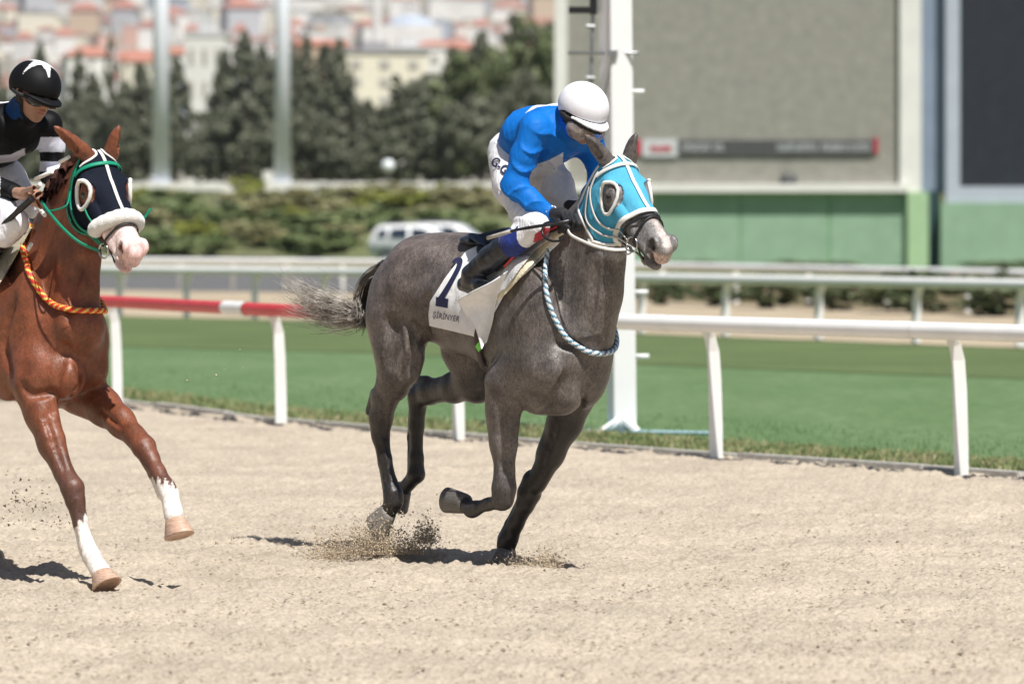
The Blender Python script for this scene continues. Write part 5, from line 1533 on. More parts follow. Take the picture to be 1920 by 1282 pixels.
saddle = empty('racing_saddle', grey.location, GF.rz, 'small black racing saddle with cream pad on the grey horse', 'saddle')
PADP = [(1078, 418), (1072, 432), (1045, 446), (1010, 484), (975, 522), (948, 552), (920, 572), (912, 562), (930, 540), (960, 500), (990, 462), (1020, 425)]
shell('saddle_pad', GF, gtr, PADP, .022, .014, M['number_cloth'], saddle, lambda V: np.tile((.72, .66, .48), (len(V), 1)), wob=.002)
PAD2 = [(1040, 425), (1035, 447), (1005, 468), (975, 505), (950, 540), (922, 562), (915, 550), (945, 505), (975, 462)]
shell('saddle_pad', GF, gtr, PAD2, .034, .010, M['number_cloth'], saddle, lambda V: np.tile((.62, .62, .62), (len(V), 1)), wob=.003)
FLAP = [(895, 440), (1000, 412), (1075, 412), (1066, 424), (1030, 438), (990, 462), (955, 492), (932, 510), (905, 500), (893, 470)]
shell('saddle_flap', GF, gtr, FLAP, .046, .012, M['plain'], saddle, lambda V: np.tile((.012, .012, .014), (len(V), 1)))
redl = GF.castline(gtr, [(1045, 424), (1010, 442), (975, 468), (945, 500)], .055, 5)
tubeP('red_piping', smooth_line(redl, 2), .006, M['red_paint'], saddle, 6)
seat = Shape()
seat.ell(HP(975, 452, 0), (.21, .15, .030), .02, (_ry(-.12)).T); seat.ell(HP(1050, 425, 0), (.05, .09, .05), .03); seat.ell(HP(908, 452, 0), (.09, .14, .028), .03, (_ry(.2)).T)
F, l0, hh = seat.grid(HP(975, 452, 0) - .4, HP(975, 452, 0) + .45, .008); surf('seat', F, l0, hh, M['boot'], saddle)
patch('number_pocket', [[(880, 438, .10), (890, 440, .12), (905, 446, .14)], [(884, 446, .12), (893, 450, .15), (910, 455, .17)], [(892, 452, .14), (902, 458, .17), (915, 464, .19)]], .01, M['plain'], saddle, (.012, .022, .06))
gi = GF.castline(gtr, [(905, 600), (893, 630), (899, 660), (906, 690)], .012, 8)
o = strap('girth', gtr, smooth_line(gi, 2), .045, .006, M['plain'], saddle, .012); solid_col(o, (.035, .018, .018))
gi2 = GF.castline(gtr, [(896, 645), (902, 655)], .016, 3)
o = strap('girth_tag', gtr, gi2, .05, .006, M['plain'], saddle, .018); solid_col(o, (.20, .75, .08))
# ------------------------------------------------------------------ riders
class RHead:                       # local: x out of the face, y to the person's right (near side), z to the crown
    def __init__(s, fr, px, py, n, yaw, pitch, roll=0.0, S=1.0):
        Rw = _rz(-math.radians(yaw)) @ _ry(math.radians(pitch)) @ _rx(math.radians(roll)) @ np.diag([1.0, -1.0, 1.0])
        toF = np.array([[fr.ca, -fr.sa, 0], [fr.sa, fr.ca, 0], [0, 0, 1.0]])
        s.R = toF @ Rw; s.S = S; s.o = fr.p(px, py, n); s.v = np.array([S, S, S])
    def p(s, x, y, z): return s.o + s.R @ (np.array([x, y, z]) * s.S)
    def inv(s, A): return ((np.asarray(A, float) - s.o) @ s.R) / s.S

def face_prims(sh, H):
    A = H.R.T; S = H.S
    def E(c, r, k=.02, op=1): sh.ell(H.p(*c), np.array(r) * S, k * S, A, op)
    E((-.01, 0, .03), (.098, .077, .092)); E((.035, 0, -.035), (.060, .064, .075), .03)
    E((.048, 0, -.085), (.038, .040, .032), .03); E((.066, 0, -.108), (.022, .022, .016), .02)
    E((.084, 0, .018), (.016, .050, .013), .015)
    sh.cone(H.p(.088, 0, .004), H.p(.116, 0, -.036), .008 * S, .013 * S, .014 * S)
    for s_ in (1, -1):
        E((.090, s_ * .031, -.006), (.016, .017, .012), .01, -1)
        E((.074, s_ * .042, -.030), (.020, .018, .014), .02)
        E((.104, s_ * .012, -.040), (.012, .008, .008), .006)
        E((.002, s_ * .077, -.018), (.017, .010, .030), .008)
        E((.008, s_ * .087, -.018), (.008, .008, .018), .005, -1)
    E((.092, 0, -.063), (.016, .024, .0065), .006); E((.090, 0, -.078), (.015, .021, .0075), .006)
    E((.104, 0, -.0705), (.016, .026, .0022), .003, -1)

def skin_col(H):
    def f(V):
        c = np.tile((.40, .205, .130), (len(V), 1)); L = H.inv(V)
        t = (np.clip((.030 - np.abs(L[:, 1])) / .006, 0, 1) * np.clip((.014 - np.abs(L[:, 2] + .0705)) / .004, 0, 1) * (L[:, 0] > .08))[:, None]
        c = c * (1 - t * .6) + np.array((.42, .13, .10)) * t * .6
        t = (np.clip((-.055 - L[:, 2]) / .03, 0, 1) * (np.abs(L[:, 1]) < .1) * (L[:, 0] > .0) * (L[:, 0] < .14))[:, None]
        c = c * (1 - t * .25) + np.array((.18, .11, .08)) * t * .25
        return c
    return f

def helmet(H, parent, mat, color, decor=None, C=(-.008, 0, .030), R=(.132, .112, .112), cut=.004):
    sh = Shape(); A = H.R.T; S = H.S
    sh.ell(H.p(*C), np.array(R) * S, .01, A)
    F, l0, h = sh.grid(H.o - .24, H.o + .24, .005)
    X, Y, Z = gpts(F, l0, h); L = H.inv(np.stack([X, Y, Z], -1)); x, y, z = L[..., 0], L[..., 1], L[..., 2]
    cutz = cut - .05 * np.clip((-x) / .12, 0, 1) + .0 * y
    G = np.maximum(F, (cutz - z) * S); G = np.maximum(G, -(F + .012))
    o = surf('helmet', G.astype(np.float32), l0, h, mat, parent, color, it=2)
    # peak
    G2 = np.maximum(np.abs(z - (cut + .001 - .45 * np.clip(x - .07, 0, 1) ** 1.3 - 1.3 * y * y)) - .006, np.sqrt((x / .166) ** 2 + (y / .108) ** 2) * .1 - .1)
    G2 = np.maximum(G2, .045 - x); G2 = np.maximum(G2, -(F + .004))
    pk = surf('helmet_peak', G2.astype(np.float32), l0, h, mat, o, color, it=2)
    return o, sh

def headband(name, H, sh0, zlo, zhi, off, mat, parent, col, xmin=-1, xmax=1, tilt=0.0, thick=.007, hgt=.0045):
    """band, visor or mask: a strip of an offset of the head surface between two heights"""
    F, l0, h = sh0.grid(H.o - .22, H.o + .22, hgt)
    X, Y, Z = gpts(F, l0, h); L = H.inv(np.stack([X, Y, Z], -1)); x, y, z = L[..., 0], L[..., 1], L[..., 2]
    zz = z - tilt * x
    G = np.maximum(np.abs(F - off) - thick / 2, np.maximum(zlo - zz, zz - zhi))
    G = np.maximum(G, np.maximum(xmin - x, x - xmax))
    return surf(name, G.astype(np.float32), l0, h, mat, parent, col, it=2)

def cloth_shape_mesh(name, sh, lo, hi, h, mat, parent, color, cut=None, folds=0.0, fdir=(0.6, .2, 1.0), ff=38.0, it=2):
    F, l0, h = sh.grid(lo, hi, h)
    X, Y, Z = gpts(F, l0, h)
    if folds:
        a = (X * fdir[0] + Y * fdir[1] + Z * fdir[2]) * ff
        b = (X * fdir[2] - Z * fdir[0]) * ff * .8 + Y * 11
        r1 = 1 - np.abs(np.sin(a * .5 + 1.4 * np.sin(X * 11 + Z * 6) + 1.2 * np.sin(Y * 12)))
        r2 = 1 - np.abs(np.sin(b * .5 + 1.6 * np.sin(Z * 9 - X * 7 + Y * 8)))
        F = F - folds * (1.1 * r1 ** 3 + .8 * r2 ** 4) * np.clip(.5 + .8 * np.sin(X * 9 + Y * 7 - Z * 8), 0, 1)
    G = F
    if cut is not None: G = np.maximum(G, cut(X, Y, Z))
    return surf(name, G.astype(np.float32), l0, h, mat, parent, color, it=it)

def bbox_of(pts, m=.22):
    P = np.array(pts); return P.min(0) - m, P.max(0) + m
rider = empty('person', (GF.X0, GF.Y0, 0), GF.rz, 'rider in bright blue silks and white helmet crouching on the grey horse', 'person', 'riders')
BH = RHead(GF, 1092, 212, 0, 52, 26, -4, 1.04)
bs = Shape()
bs.chain([pr(970, 282, 0, 38), pr(1005, 262, 0, 42), pr(1050, 248, 0, 40)], .05, 1.35)
bs.chain([pr(1052, 240, 0, 28), pr(1088, 225, 0, 24)], .04)
face_prims(bs, BH)
neck1 = Shape(bs.p[2:])
sleeves = [[pr(1003, 244, .175, 27), pr(982, 292, .22, 22), pr(964, 348, .26, 20)], [pr(964, 348, .26, 20), pr(998, 378, .21, 16.5), pr(1032, 402, .15, 12.5)],
           [pr(1104, 262, -.17, 26), pr(1118, 300, -.23, 20), pr(1124, 338, -.25, 18)], [pr(1124, 338, -.25, 18), pr(1108, 365, -.18, 15), pr(1094, 388, -.10, 12)]]
legs = [[pr(954, 302, .11, 38), pr(960, 350, .15, 34), pr(985, 400, .19, 26), pr(1006, 424, .21, 23)],
        [pr(1006, 424, .21, 24), pr(962, 455, .26, 23), pr(922, 484, .29, 21), pr(884, 514, .31, 16)],
        [pr(1006, 300, -.11, 42), pr(1040, 350, -.15, 34), pr(1068, 400, -.19, 26)], [pr(1068, 400, -.19, 25), pr(1010, 440, -.26, 20), pr(960, 490, -.32, 15)]]
for c in sleeves + legs: bs.chain([(p, r - .012) for p, r in c], .03)
# hands closed on the reins
hand = Shape()
def fist(n0, x0, y0, sgn, sh, rr=3.9):
    sh.ell(HP(x0 + 6, y0 - 3, n0), (.052, .026, .030), .012, (_ry(.25)).T)
    sh.cone(HP(x0 - 18, y0 - 6, n0), HP(x0 + 4, y0 - 3, n0), .027, .030, .015)
    for i in range(4):
        a = (x0 + 4 + i * 8.5, y0 - 8 + i * 2.2); b = (a[0] + 7, a[1] + 14 + i * .5); c = (a[0] + 3, a[1] + 30 - i * 1.5)
        d = (a[0] - 5, a[1] + 37 - i * 3)
        sh.chain([(HP(a[0], a[1], n0 + sgn * .012), rr * U * 1.12), (HP(b[0], b[1], n0 + sgn * .030), rr * U * 1.06), (HP(c[0], c[1], n0 + sgn * .024), rr * U), (HP(d[0], d[1], n0 + sgn * .004), rr * U * .9)], .004)
    sh.chain([(HP(x0 - 8, y0 + 2, n0 + sgn * .014), .013), (HP(x0 + 2, y0 + 14, n0 + sgn * .034), .0115), (HP(x0 + 15, y0 + 20, n0 + sgn * .038), .010)], .006)
fist(.15, 1050, 406, 1, hand)
fist(-.09, 1084, 392, -1, hand)
for p_ in hand.p: bs.p.append(p_)
lo, hi = bbox_of([p for c in sleeves + legs for p, r in c] + [BH.o], .2)
F, l0, hh = bs.grid(lo, hi, .0062); surf('body', F, l0, hh, M['skin'], rider, skin_col(BH)); del F
# breeches
br = Shape()
br.chain([pr(968, 288, 0, 48), pr(1000, 284, 0, 46)], .05, 1.18)
for c in (legs[0], legs[2]): br.chain(c, .035)
br.chain([legs[0][-1], (HP(978, 443, .24), 25 * U)], .03); br.chain([legs[2][-1], (HP(1040, 420, -.22), 24 * U)], .03)
def br_col(V):
    a, b = side_pix(GF, V); c = np.tile((.80, .80, .82), (len(V), 1))
    red = (poly_sd(a, b, [(1002, 440), (1022, 425), (1034, 428), (1018, 452), (1000, 455)]) < 0) & (V[:, 1] < 0)
    c[red] = (.45, .03, .05); return c
lo, hi = bbox_of([p for c in legs for p, r in c[:4]], .22)
cloth_shape_mesh('breeches', br, lo, hi, .006, M['nylon'], rider, br_col, folds=.0055, fdir=(.3, .2, 1.0), ff=60)
sock = Shape()
def sockcut(X, Y, Z):
    return HP(975, 420, .2)[0] * 0 + np.where(Y < 0, (X - HP(990, 430, .23)[0]), (X - HP(1050, 410, -.2)[0]))
for c in (legs[1], legs[3]):
    sock = Shape(); sock.chain([(p, r + .002) for p, r in c[:3]], .03)
    lo, hi = bbox_of([p for p, r in c[:3]], .12)
    cloth_shape_mesh('sock', sock, lo, hi, .006, M['nylon'], rider, (.004, .020, .17), sockcut, folds=.001)
# boots
for c, s_ in ((legs[1], 1), (legs[3], -1)):
    bt = Shape()
    q0, q1, q2, q3 = c[0], c[1], c[2 if len(c) > 3 else 1], c[-1]
    bt.chain([(p, r + .006) for p, r in c[1:]], .02)
    ank = c[-1][0]
    f = np.array([.165, -.015 * s_, -.035])
    heel = ank + np.array([-.07, 0, -.045])
    bt.chain([(ank, .044), (ank + np.array([.0, 0, -.035]), .042), (ank + f * .5 + np.array([0, 0, -.035]), .040), (ank + f + np.array([0, 0, -.03]), .030)], .02, .85)
    bt.cone(ank + np.array([-.02, 0, -.03]), heel, .036, .030, .02, .85)
    bt.chain([(heel + np.array([.0, 0, -.012]), .026), (heel + np.array([.22, 0, -.012]) + f * np.array([0, 1, 1]), .026)], .004, 1.1)
    lo, hi = bbox_of([p for p, r in c[1:]] + [ank + f, heel], .11)
    o = cloth_shape_mesh('boot', bt, lo, hi, .0055, M['boot'], rider, None, folds=.002, fdir=(1, 0, .3), ff=50)
# jacket
jk = Shape()
jk.chain([pr(982, 278, 0, 42), pr(1010, 257, 0, 54), pr(1046, 246, 0, 51)], .05, 1.38)
jk.cone(*[HP(1050, 238, 0), HP(1076, 232, 0)], .085, .062, .04)
for c in sleeves: jk.chain([(p, r + .004) for p, r in c], .028)
jk.ell(HP(1000, 240, .16), (.08, .06, .07), .03)
STAR = [(985, 300), (1003, 309), (1030, 300), (1056, 286), (1055, 308), (1035, 318), (1012, 316), (998, 322)]
BSTAR = [(985, 212), (998, 200), (1020, 193), (1060, 192), (1060, 199), (1030, 198), (1008, 201)]
def jk_col(V):
    c = np.tile((.007, .155, .56), (len(V), 1))
    w_ = np.array([GF.pix(v) for v in V]); a, b = w_[:, 0], w_[:, 1]
    vis = V[:, 2] > 0
    c[(poly_sd(a, b, STAR) < 0) & (np.abs(V[:, 1]) < .16)] = (.8, .8, .82)
    c[(poly_sd(a, b, BSTAR) < 0) & (V[:, 2] > 2.15)] = (.8, .8, .82)
    return c
hemp = HP(958, 290, 0)
def jcut(X, Y, Z):
    d = np.array([-.80, 0, -.60]); p0 = HP(932, 262, 0) 
    a = (X - p0[0]) * d[0] + (Z - p0[2]) * d[2]
    return a
lo, hi = bbox_of([p for c in sleeves for p, r in c] + [HP(950, 280, 0)], .18)
cloth_shape_mesh('jacket', jk, lo, hi, .0055, M['silk'], rider, jk_col, jcut, folds=.0105, fdir=(.9, .3, .9), ff=44, it=1)
# gloves
gl = Shape()
for p_ in hand.p:
    if p_[0] == 'c': gl.p.append(('c', p_[1], p_[2], p_[3] + .0012, p_[4] + .0012) + p_[5:])
    else: gl.p.append(('e', p_[1], p_[2] + .0015) + p_[3:])
lo, hi = bbox_of([HP(1050, 410, .15), HP(1090, 395, -.09), HP(1080, 430, .15)], .10)
cloth_shape_mesh('glove', gl, lo, hi, .0042, M['glove'], rider, None, it=1)
lace = MB()
for i in range(26):
    a = i / 26 * 6.28
    c0 = HP(1031, 401, .15); lace.tube([c0 + np.array([0, .03*math.cos(a), .03*math.sin(a)]), c0 + np.array([.012 + .01*rnd.random(), .038*math.cos(a+.2), .038*math.sin(a+.2)])], .004, 5)
solid_col(lace.build('cuff', M['plain'], rider), (.8, .8, .8))
# helmet, goggles, face guard
hm, hsh = helmet(BH, rider, M['cap'], lambda V: np.tile((.78, .78, .82), (len(V), 1)))
M['black_cloth'] = simple('black_cloth', (0.014, 0.014, 0.015), 0.7, 0.3, 60, 0.2)
fs = Shape(); face_prims(fs, BH)
headband('goggle_strap', BH, fs, -.032, -.008, .022, M['black_cloth'], hm, None, tilt=-.05, thick=.012)
headband('chin_strap', BH, fs, -.16, .02, .008, M['black_cloth'], hm, None, xmin=-.004, xmax=.028)
m, nt, b = newmat('dusty_visor'); tr = nt.nodes.new('ShaderNodeBsdfTransparent'); mx = nt.nodes.new('ShaderNodeMixShader')
nn = noise(nt, 190, 4, .7); n2 = noise(nt, 22, 2, .5); mm = nt.nodes.new('ShaderNodeMath'); mm.operation = 'MULTIPLY'
nt.links.new(nn.outputs[0], mm.inputs[0]); nt.links.new(n2.outputs[0], mm.inputs[1])
rr = ramp(nt, mm.outputs[0], [(.22, (.22,)*3), (.34, (.85,)*3)])
nt.links.new(rr.outputs[0], mx.inputs[0]); nt.links.new(tr.outputs[0], mx.inputs[1]); nt.links.new(b.outputs[0], mx.inputs[2])
b.inputs['Base Color'].default_value = (.50, .44, .40, 1); b.inputs['Roughness'].default_value = .25
out_ = [n_ for n_ in nt.nodes if n_.type == 'OUTPUT_MATERIAL'][0]; nt.links.new(mx.outputs[0], out_.inputs[0]); M['visor'] = m
vs = Shape()
for s_ in (1, -1): vs.ell(BH.p(.056, s_ * .044, -.052), np.array((.068, .054, .058)), .012, BH.R.T)
headband('goggles', BH, vs, -.105, -.014, .0, M['visor'], rider, None, xmin=.022, thick=.006, hgt=.004)
headband('collar', BH, neck1, -.22, -.05, .012, M['silk'], rider, lambda V: np.tile((.010, .13, .62), (len(V), 1)), xmin=-.12, xmax=.012)
whip = tubeP('whip', spline([HP(1068, 414, .21), HP(1050, 418, .25), HP(1010, 424, .32), (HP(960, 433, .36)), HP(915, 446, .38)], 6), [.011] * 8 + [.008] * 8 + [.0065] * 9, M['black_leather'], None, 8)
whip.location = grey.location; whip.rotation_euler = grey.rotation_euler
tag(whip, 'short dark riding whip held across the thigh by the blue rider', 'whip')
tip = tubeP('whip_tip', spline([HP(958, 433.5, .361), HP(914, 446.5, .381)], 3), .0095, M['plain'], whip, 8, (.45, .42, .36))
decal_text('lettering', 'G-GO', GF, br, 918, 306, math.radians(38), 25, M['navy_print'], rider, .006, .80, bold=.6, maxe=5)
# ------------------------------------------------------------------ the chestnut horse
CFR = Frame(-24, 23.1, 55)
HQ = CFR.p
U2 = 1.0 / 400.0
def pq(px, py, n, r): return (HQ(px, py, n), r * U2)
chest = empty('racehorse', (CFR.X0, CFR.Y0, 0), CFR.rz,
              'glossy chestnut racehorse with navy hood, sheepskin noseband and white socks, at the left edge', 'horse')
cb = Shape()
E = lambda px, py, n, r, k=0.05, rot=0.0, yaw=0.0, op=1: cb.ell(HQ(px, py, n), r, k, (_rz(yaw) @ _ry(rot)).T, op)
cb.cone(HQ(-170, 560, 0), HQ(-90, 575, 0), .24, .27, .05, .92)
cb.cone(HQ(-90, 575, 0), HQ(10, 610, 0), .27, .29, .06, .86)
cb.cone(HQ(10, 610, 0), HQ(85, 620, 0), .29, .25, .08, .84)
E(-80, 480, 0, (.42, .10, .085), .10)
for s_ in (1, -1):
    E(-160, 500, s_ * .10, (.24, .12, .10), .08, 0.12)
    E(-190, 570, s_ * .13, (.24, .135, .22), .07)
E(45, 490, 0, (.24, .085, .12), .10, -0.1)
E(-10, 620, .185, (.26, .075, .28), .08)
E(40, 610, .175, (.12, .08, .28), .07, 0.35)
E(55, 690, .19, (.15, .085, .13), .045, 0.25)
E(15, 700, .20, (.13, .07, .13), .045, -0.3)
E(145, 610, -.15, (.13, .10, .26), .07, 0.25)
E(125, 640, 0, (.20, .20, .24), .08)
E(118, 705, .085, (.13, .10, .11), .035, 0.25)
E(160, 690, -.075, (.13, .10, .11), .035, 0.25)
E(150, 610, .03, (.10, .12, .13), .05)
E(80, 740, .04, (.15, .12, .08), .05)
cb.chain([(HQ(70, 600, 0), .24), (HQ(98, 510, 0), .195), (HQ(124, 430, 0), .155), (HQ(154, 362, 0), .115)], .07, .64)
cb.chain([(HQ(40, 480, 0), .05), (HQ(88, 420, 0), .05), (HQ(125, 360, 0), .045), (HQ(162, 318, 0), .035)], .09, .6)
cb.chain([(HQ(135, 620, 0), .13), (HQ(140, 550, 0), .115), (HQ(148, 490, 0), .10), (HQ(160, 440, 0), .085)], .07, .8)
cb.chain([(HQ(158, 600, .01), .05), (HQ(160, 540, .01), .05), (HQ(165, 480, 0), .05)], .05)
# near fore, planted
cb.chain([pq(62, 725, .19, 44), pq(76, 775, .185, 32), pq(96, 832, .175, 26), pq(120, 888, .165, 20)], .04, .85)
cb.chain([pq(66, 750, .21, 18), pq(92, 820, .20, 13), pq(112, 880, .18, 9)], .02)
cb.chain([pq(88, 750, .17, 17), pq(108, 820, .16, 12), pq(124, 875, .16, 9)], .02)
cb.chain([pq(120, 886, .165, 19), pq(136, 915, .16, 21.5), pq(141, 938, .158, 18)], .015)
cb.chain([pq(141, 938, .158, 17), pq(152, 980, .15, 13), pq(163, 1022, .145, 13.5), pq(172, 1042, .14, 17.5)], .02)
cb.chain([pq(133, 945, .155, 8), pq(145, 985, .15, 7.5), pq(158, 1035, .14, 10)], .015)
cb.chain([pq(172, 1044, .14, 16), pq(188, 1070, .135, 19)], .02)
# far fore, reaching forward
cb.chain([pq(150, 730, -.13, 50), pq(196, 764, -.13, 34), pq(228, 792, -.13, 27), pq(256, 822, -.13, 21)], .04, .85)
cb.chain([pq(185, 745, -.12, 22), pq(225, 778, -.12, 15)], .025)
cb.chain([pq(252, 816, -.13, 21), pq(270, 838, -.13, 22), pq(281, 858, -.13, 17)], .015)
cb.chain([pq(281, 858, -.13, 17), pq(296, 884, -.13, 14), pq(312, 912, -.13, 15), pq(317, 925, -.13, 18)], .02)
cb.chain([pq(270, 862, -.13, 8), pq(286, 890, -.13, 7.5), pq(304, 928, -.13, 10)], .015)
cb.chain([pq(318, 928, -.13, 16), pq(327, 968, -.13, 19)], .02)
# hind legs, mostly beyond the picture's edge
for s_, dx in ((1, 0), (-1, 36)):
    n_ = .15 * s_
    cb.chain([pq(-190 + dx, 640, n_, 60), pq(-150 + dx, 710, n_, 40), pq(-165 + dx, 780, n_, 28), pq(-185 + dx, 830, n_, 22)], .05, .75)
    cb.chain([pq(-185 + dx, 830, n_, 20), pq(-150 + dx, 905, n_, 13), pq(-115 + dx, 975, n_, 14), pq(-100 + dx, 1000, n_, 18)], .02)
    cb.chain([pq(-100 + dx, 1000, n_, 16), pq(-70 + dx, 1030, n_, 17)], .02)
def G2(pts, r, k):
    P = CFR.casts(cb, pts); cb.chain([(p, r) for p in spline(P, 4)], k, op=-1)
for pts, r, k in (([(25, 560), (5, 640), (20, 700)], .010, .045), ([(100, 770), (108, 700), (125, 650)], .010, .035),
                  ([(138, 745), (150, 690), (165, 640)], .010, .035), ([(40, 720), (60, 740), (100, 735)], .008, .03),
                  ([(85, 780), (104, 840), (120, 880)], .006, .02), ([(190, 770), (225, 800)], .006, .02),
                  ([(150, 960), (160, 1010)], .004, .012), ([(128, 600), (138, 540), (150, 490)], .008, .03)):
    G2(pts, r, k)
ch = Head(CFR, 182, 285, 22.2, 57, 47, 2, 1.0)
cb.cone(ch.p(.04, 0, -.09), HQ(150, 372, 0), .085, .12, .05, .75)
cb.cone(ch.p(.12, 0, -.15), HQ(145, 425, 0), .05, .09, .05, .7)
head_prims(cb, ch, ears=(0.75, 0.0), ear_len=1.12)
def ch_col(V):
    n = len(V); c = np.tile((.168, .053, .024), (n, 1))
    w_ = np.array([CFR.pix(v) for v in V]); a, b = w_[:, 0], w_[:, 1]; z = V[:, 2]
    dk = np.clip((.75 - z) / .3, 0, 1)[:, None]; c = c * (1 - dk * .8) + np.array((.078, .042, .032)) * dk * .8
    wob = 6 * np.sin(a * .5) + 4 * np.sin(a * 1.3 + b * .2)
    sock = ((a < 240) & (a > 100) & (b - 1.0 * (162 - a) > 966 + wob * .6) & (V[:, 1] < 0)) | ((a > 240) & (b - .3 * (a - 320) > 908 + wob)) | ((z < .28) & (a < 60))
    c[sock] = (.72, .66, .60)
    L = ch.inv(V)
    hd = (L[:, 0] > .36) & (np.abs(L[:, 1]) < .14) & (L[:, 2] > -.30) & (L[:, 2] < .08) & (L[:, 0] < .8)
    w = np.array((.70, .55, .52)); t = (np.clip((L[:, 0] - .40 - .5 * np.clip(-L[:, 2] - .10, 0, 1)) / .02, 0, 1) * hd)[:, None]
    c = c * (1 - t) + w * t
    pk = (np.clip((L[:, 0] - .55) / .03, 0, 1) * hd)[:, None]; c = c * (1 - pk * .6) + np.array((.58, .33, .31)) * pk * .6
    for s_ in (1, -1):
        d = np.sqrt((L[:, 0] - .562) ** 2 + (L[:, 1] - s_ * .054) ** 2 + (L[:, 2] + .042) ** 2)
        t = (np.clip((.028 - d) / .008, 0, 1) * hd)[:, None]; c = c * (1 - t) + np.array([.12, .035, .035]) * t
        d = np.sqrt((L[:, 0] - .20) ** 2 + (L[:, 1] - s_ * .09) ** 2 + (L[:, 2] + .070) ** 2)
        t = np.clip((.030 - d) / .014, 0, 1)[:, None]; c = c * (1 - t * .8) + np.array([.03, .015, .01]) * t * .8
    return c
F, l0, hh = cb.grid((-1.1, -.55, -.03), (1.85, .55, 2.25), .0085)
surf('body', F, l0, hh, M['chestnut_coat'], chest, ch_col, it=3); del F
pk_ = (.50, .33, .24)
hoof(CFR, HQ(189, 1072, .135), HQ(199, 1100, .13), (1, 0, 0), .047, .062, chest, pk_)
hoof(CFR, HQ(328, 972, -.13), HQ(334, 1006, -.13), (1, 0, .1), .047, .060, chest, pk_)
hoof(CFR, HQ(-66, 1036, .15), HQ(-48, 1066, .15), (1, 0, 0), .046, .058, chest, pk_)
hoof(CFR, HQ(-30, 1034, -.15), HQ(-16, 1058, -.15), (1, 0, 0), .046, .058, chest, (.7, .66, .6))
chs = head_local(cb, ch)
for s_ in (1, -1): ball('eye', ch.p(.20, s_ * .090, -.070), .022, M['eye'], chest)
NAVY = (.008, .011, .021); GREEN = (.0, .26, .15)
CLOW = [(.40, .06), (.40, 0), (.37, -.10), (.33, -.20), (.30, -.40)]
hd2 = hood_mesh('hood', chs, ch, M['hood_cloth'], chest, lambda V: np.tile(NAVY, (len(V), 1)),
                [(.195, .10, -.072, .059), (.195, -.10, -.072, .059), (.01, .066, .02, .038), (.01, -.066, .02, .038)], CLOW, .008)
hd2['label'] = 'navy fabric hood with white rims round the eyes'
hood_edges(ch, chs, hd2, CLOW, .010, M['plain'], (.195, .10, -.072), .063)
hstrap('centre_stripe', ch, chs, [(.0, 0, .03), (.08, 0, .03), (.16, 0, .03), (.25, 0, .02), (.40, 0, .01)], .017, .003, .012, WHITE, hd2)
for s_ in (1, -1):
    hstrap('ear_trim', ch, chs, [(.055, s_*.095, -.03), (.055, s_*.06, .02), (.035, s_*.03, .04), (.0, s_*.025, .04), (-.03, s_*.03, .03)], .012, .004, .012, WHITE, hd2)
br2 = hstrap('bridle', ch, chs, [(.075, .10, -.07), (.09, .075, .0), (.10, .03, .03), (.10, -.03, .03), (.09, -.075, 0), (.075, -.10, -.07)], .020, .004, .016, GREEN, chest)
br2['label'] = 'bright green leather racing bridle'
for s_ in (1, -1):
    hstrap('cheek_strap', ch, chs, [(.02, s_*.08, -.02), (.06, s_*.1, -.06), (.12, s_*.12, -.16), (.24, s_*.12, -.20), (.36, s_*.1, -.185), (.45, s_*.08, -.15)], .014, .004, .018, GREEN, br2)
    hstrap('cheek_strap', ch, chs, [(.04, s_*.1, -.05), (.10, s_*.12, -.19), (.20, s_*.12, -.235), (.34, s_*.1, -.21), (.43, s_*.08, -.17)], .012, .004, .018, GREEN, br2)
    hstrap('cheek_strap', ch, chs, [(.255, s_*.11, -.10), (.32, s_*.1, -.10), (.38, s_*.09, -.10)], .010, .004, .016, GREEN, br2)
    ringP('bit_ring', ch.p(.47, s_ * .07, -.145), ch.R @ np.array([.15, 1, .1]), .034, .0045, M['steel'], br2)
hstrap('drop_strap', ch, chs, [(.50, .0, -.20), (.475, .05, -.16), (.455, .07, -.09), (.45, .05, -.02), (.45, 0, .01), (.45, -.05, -.02), (.455, -.07, -.09), (.475, -.05, -.16)], .012, .004, .008, BLK, br2, closed=True)
P = spline([chs.snap(ch.p(*p), .018)[0] for p in [(.375, .09, -.125), (.38, .09, -.085), (.40, .07, -.02), (.41, .0, .02), (.40, -.07, -.02), (.37, -.09, -.09), (.355, -.09, -.15)]], 7)
fz = np.array([1 + .04 * math.sin(i * 1.9) for i in range(len(P))]); fz[0] = .6; fz[-1] = .6
so = tubeP('sheepskin_noseband', P, list(.036 * fz), M['fleece'], chest, 14)
cr = spline([ch.p(.455, .075, -.16), HQ(185, 470, .10), HQ(150, 455, .18), HQ(120, 430, .22), HQ(92, 398, .22), HQ(78, 378, .21)], 8)
solid_col(strap('rein', cb, cr, .015, .004, M['plain'], br2, snap=False, nrm=(0, -1, .2)), GREEN)
cr2 = spline([chs.snap(ch.p(.10, .12, -.14), .02)[0], HQ(125, 385, .2), HQ(100, 395, .21), HQ(84, 394, .21)], 8)
solid_col(strap('rein', cb, cr2, .009, .004, M['plain'], br2, snap=False, nrm=(0, -1, .2)), GREEN)
solid_col(strap('rein', cb, spline([ch.p(.455, -.075, -.16), ch.p(.30, -.16, -.15), ch.p(.26, -.20, -.10)], 8), .014, .004, M['plain'], br2, snap=False, nrm=(0, 1, .2)), GREEN)
near = smooth_line(CFR.castline(cb, [(54, 420), (44, 450), (44, 478), (54, 515), (72, 548), (98, 573), (130, 586), (150, 587)], .010, 7), 4)
P = np.vstack([near, (near[::-1] * np.array([1, -1, 1]))[2:]]); P = wrap_line(cb, P, .013)
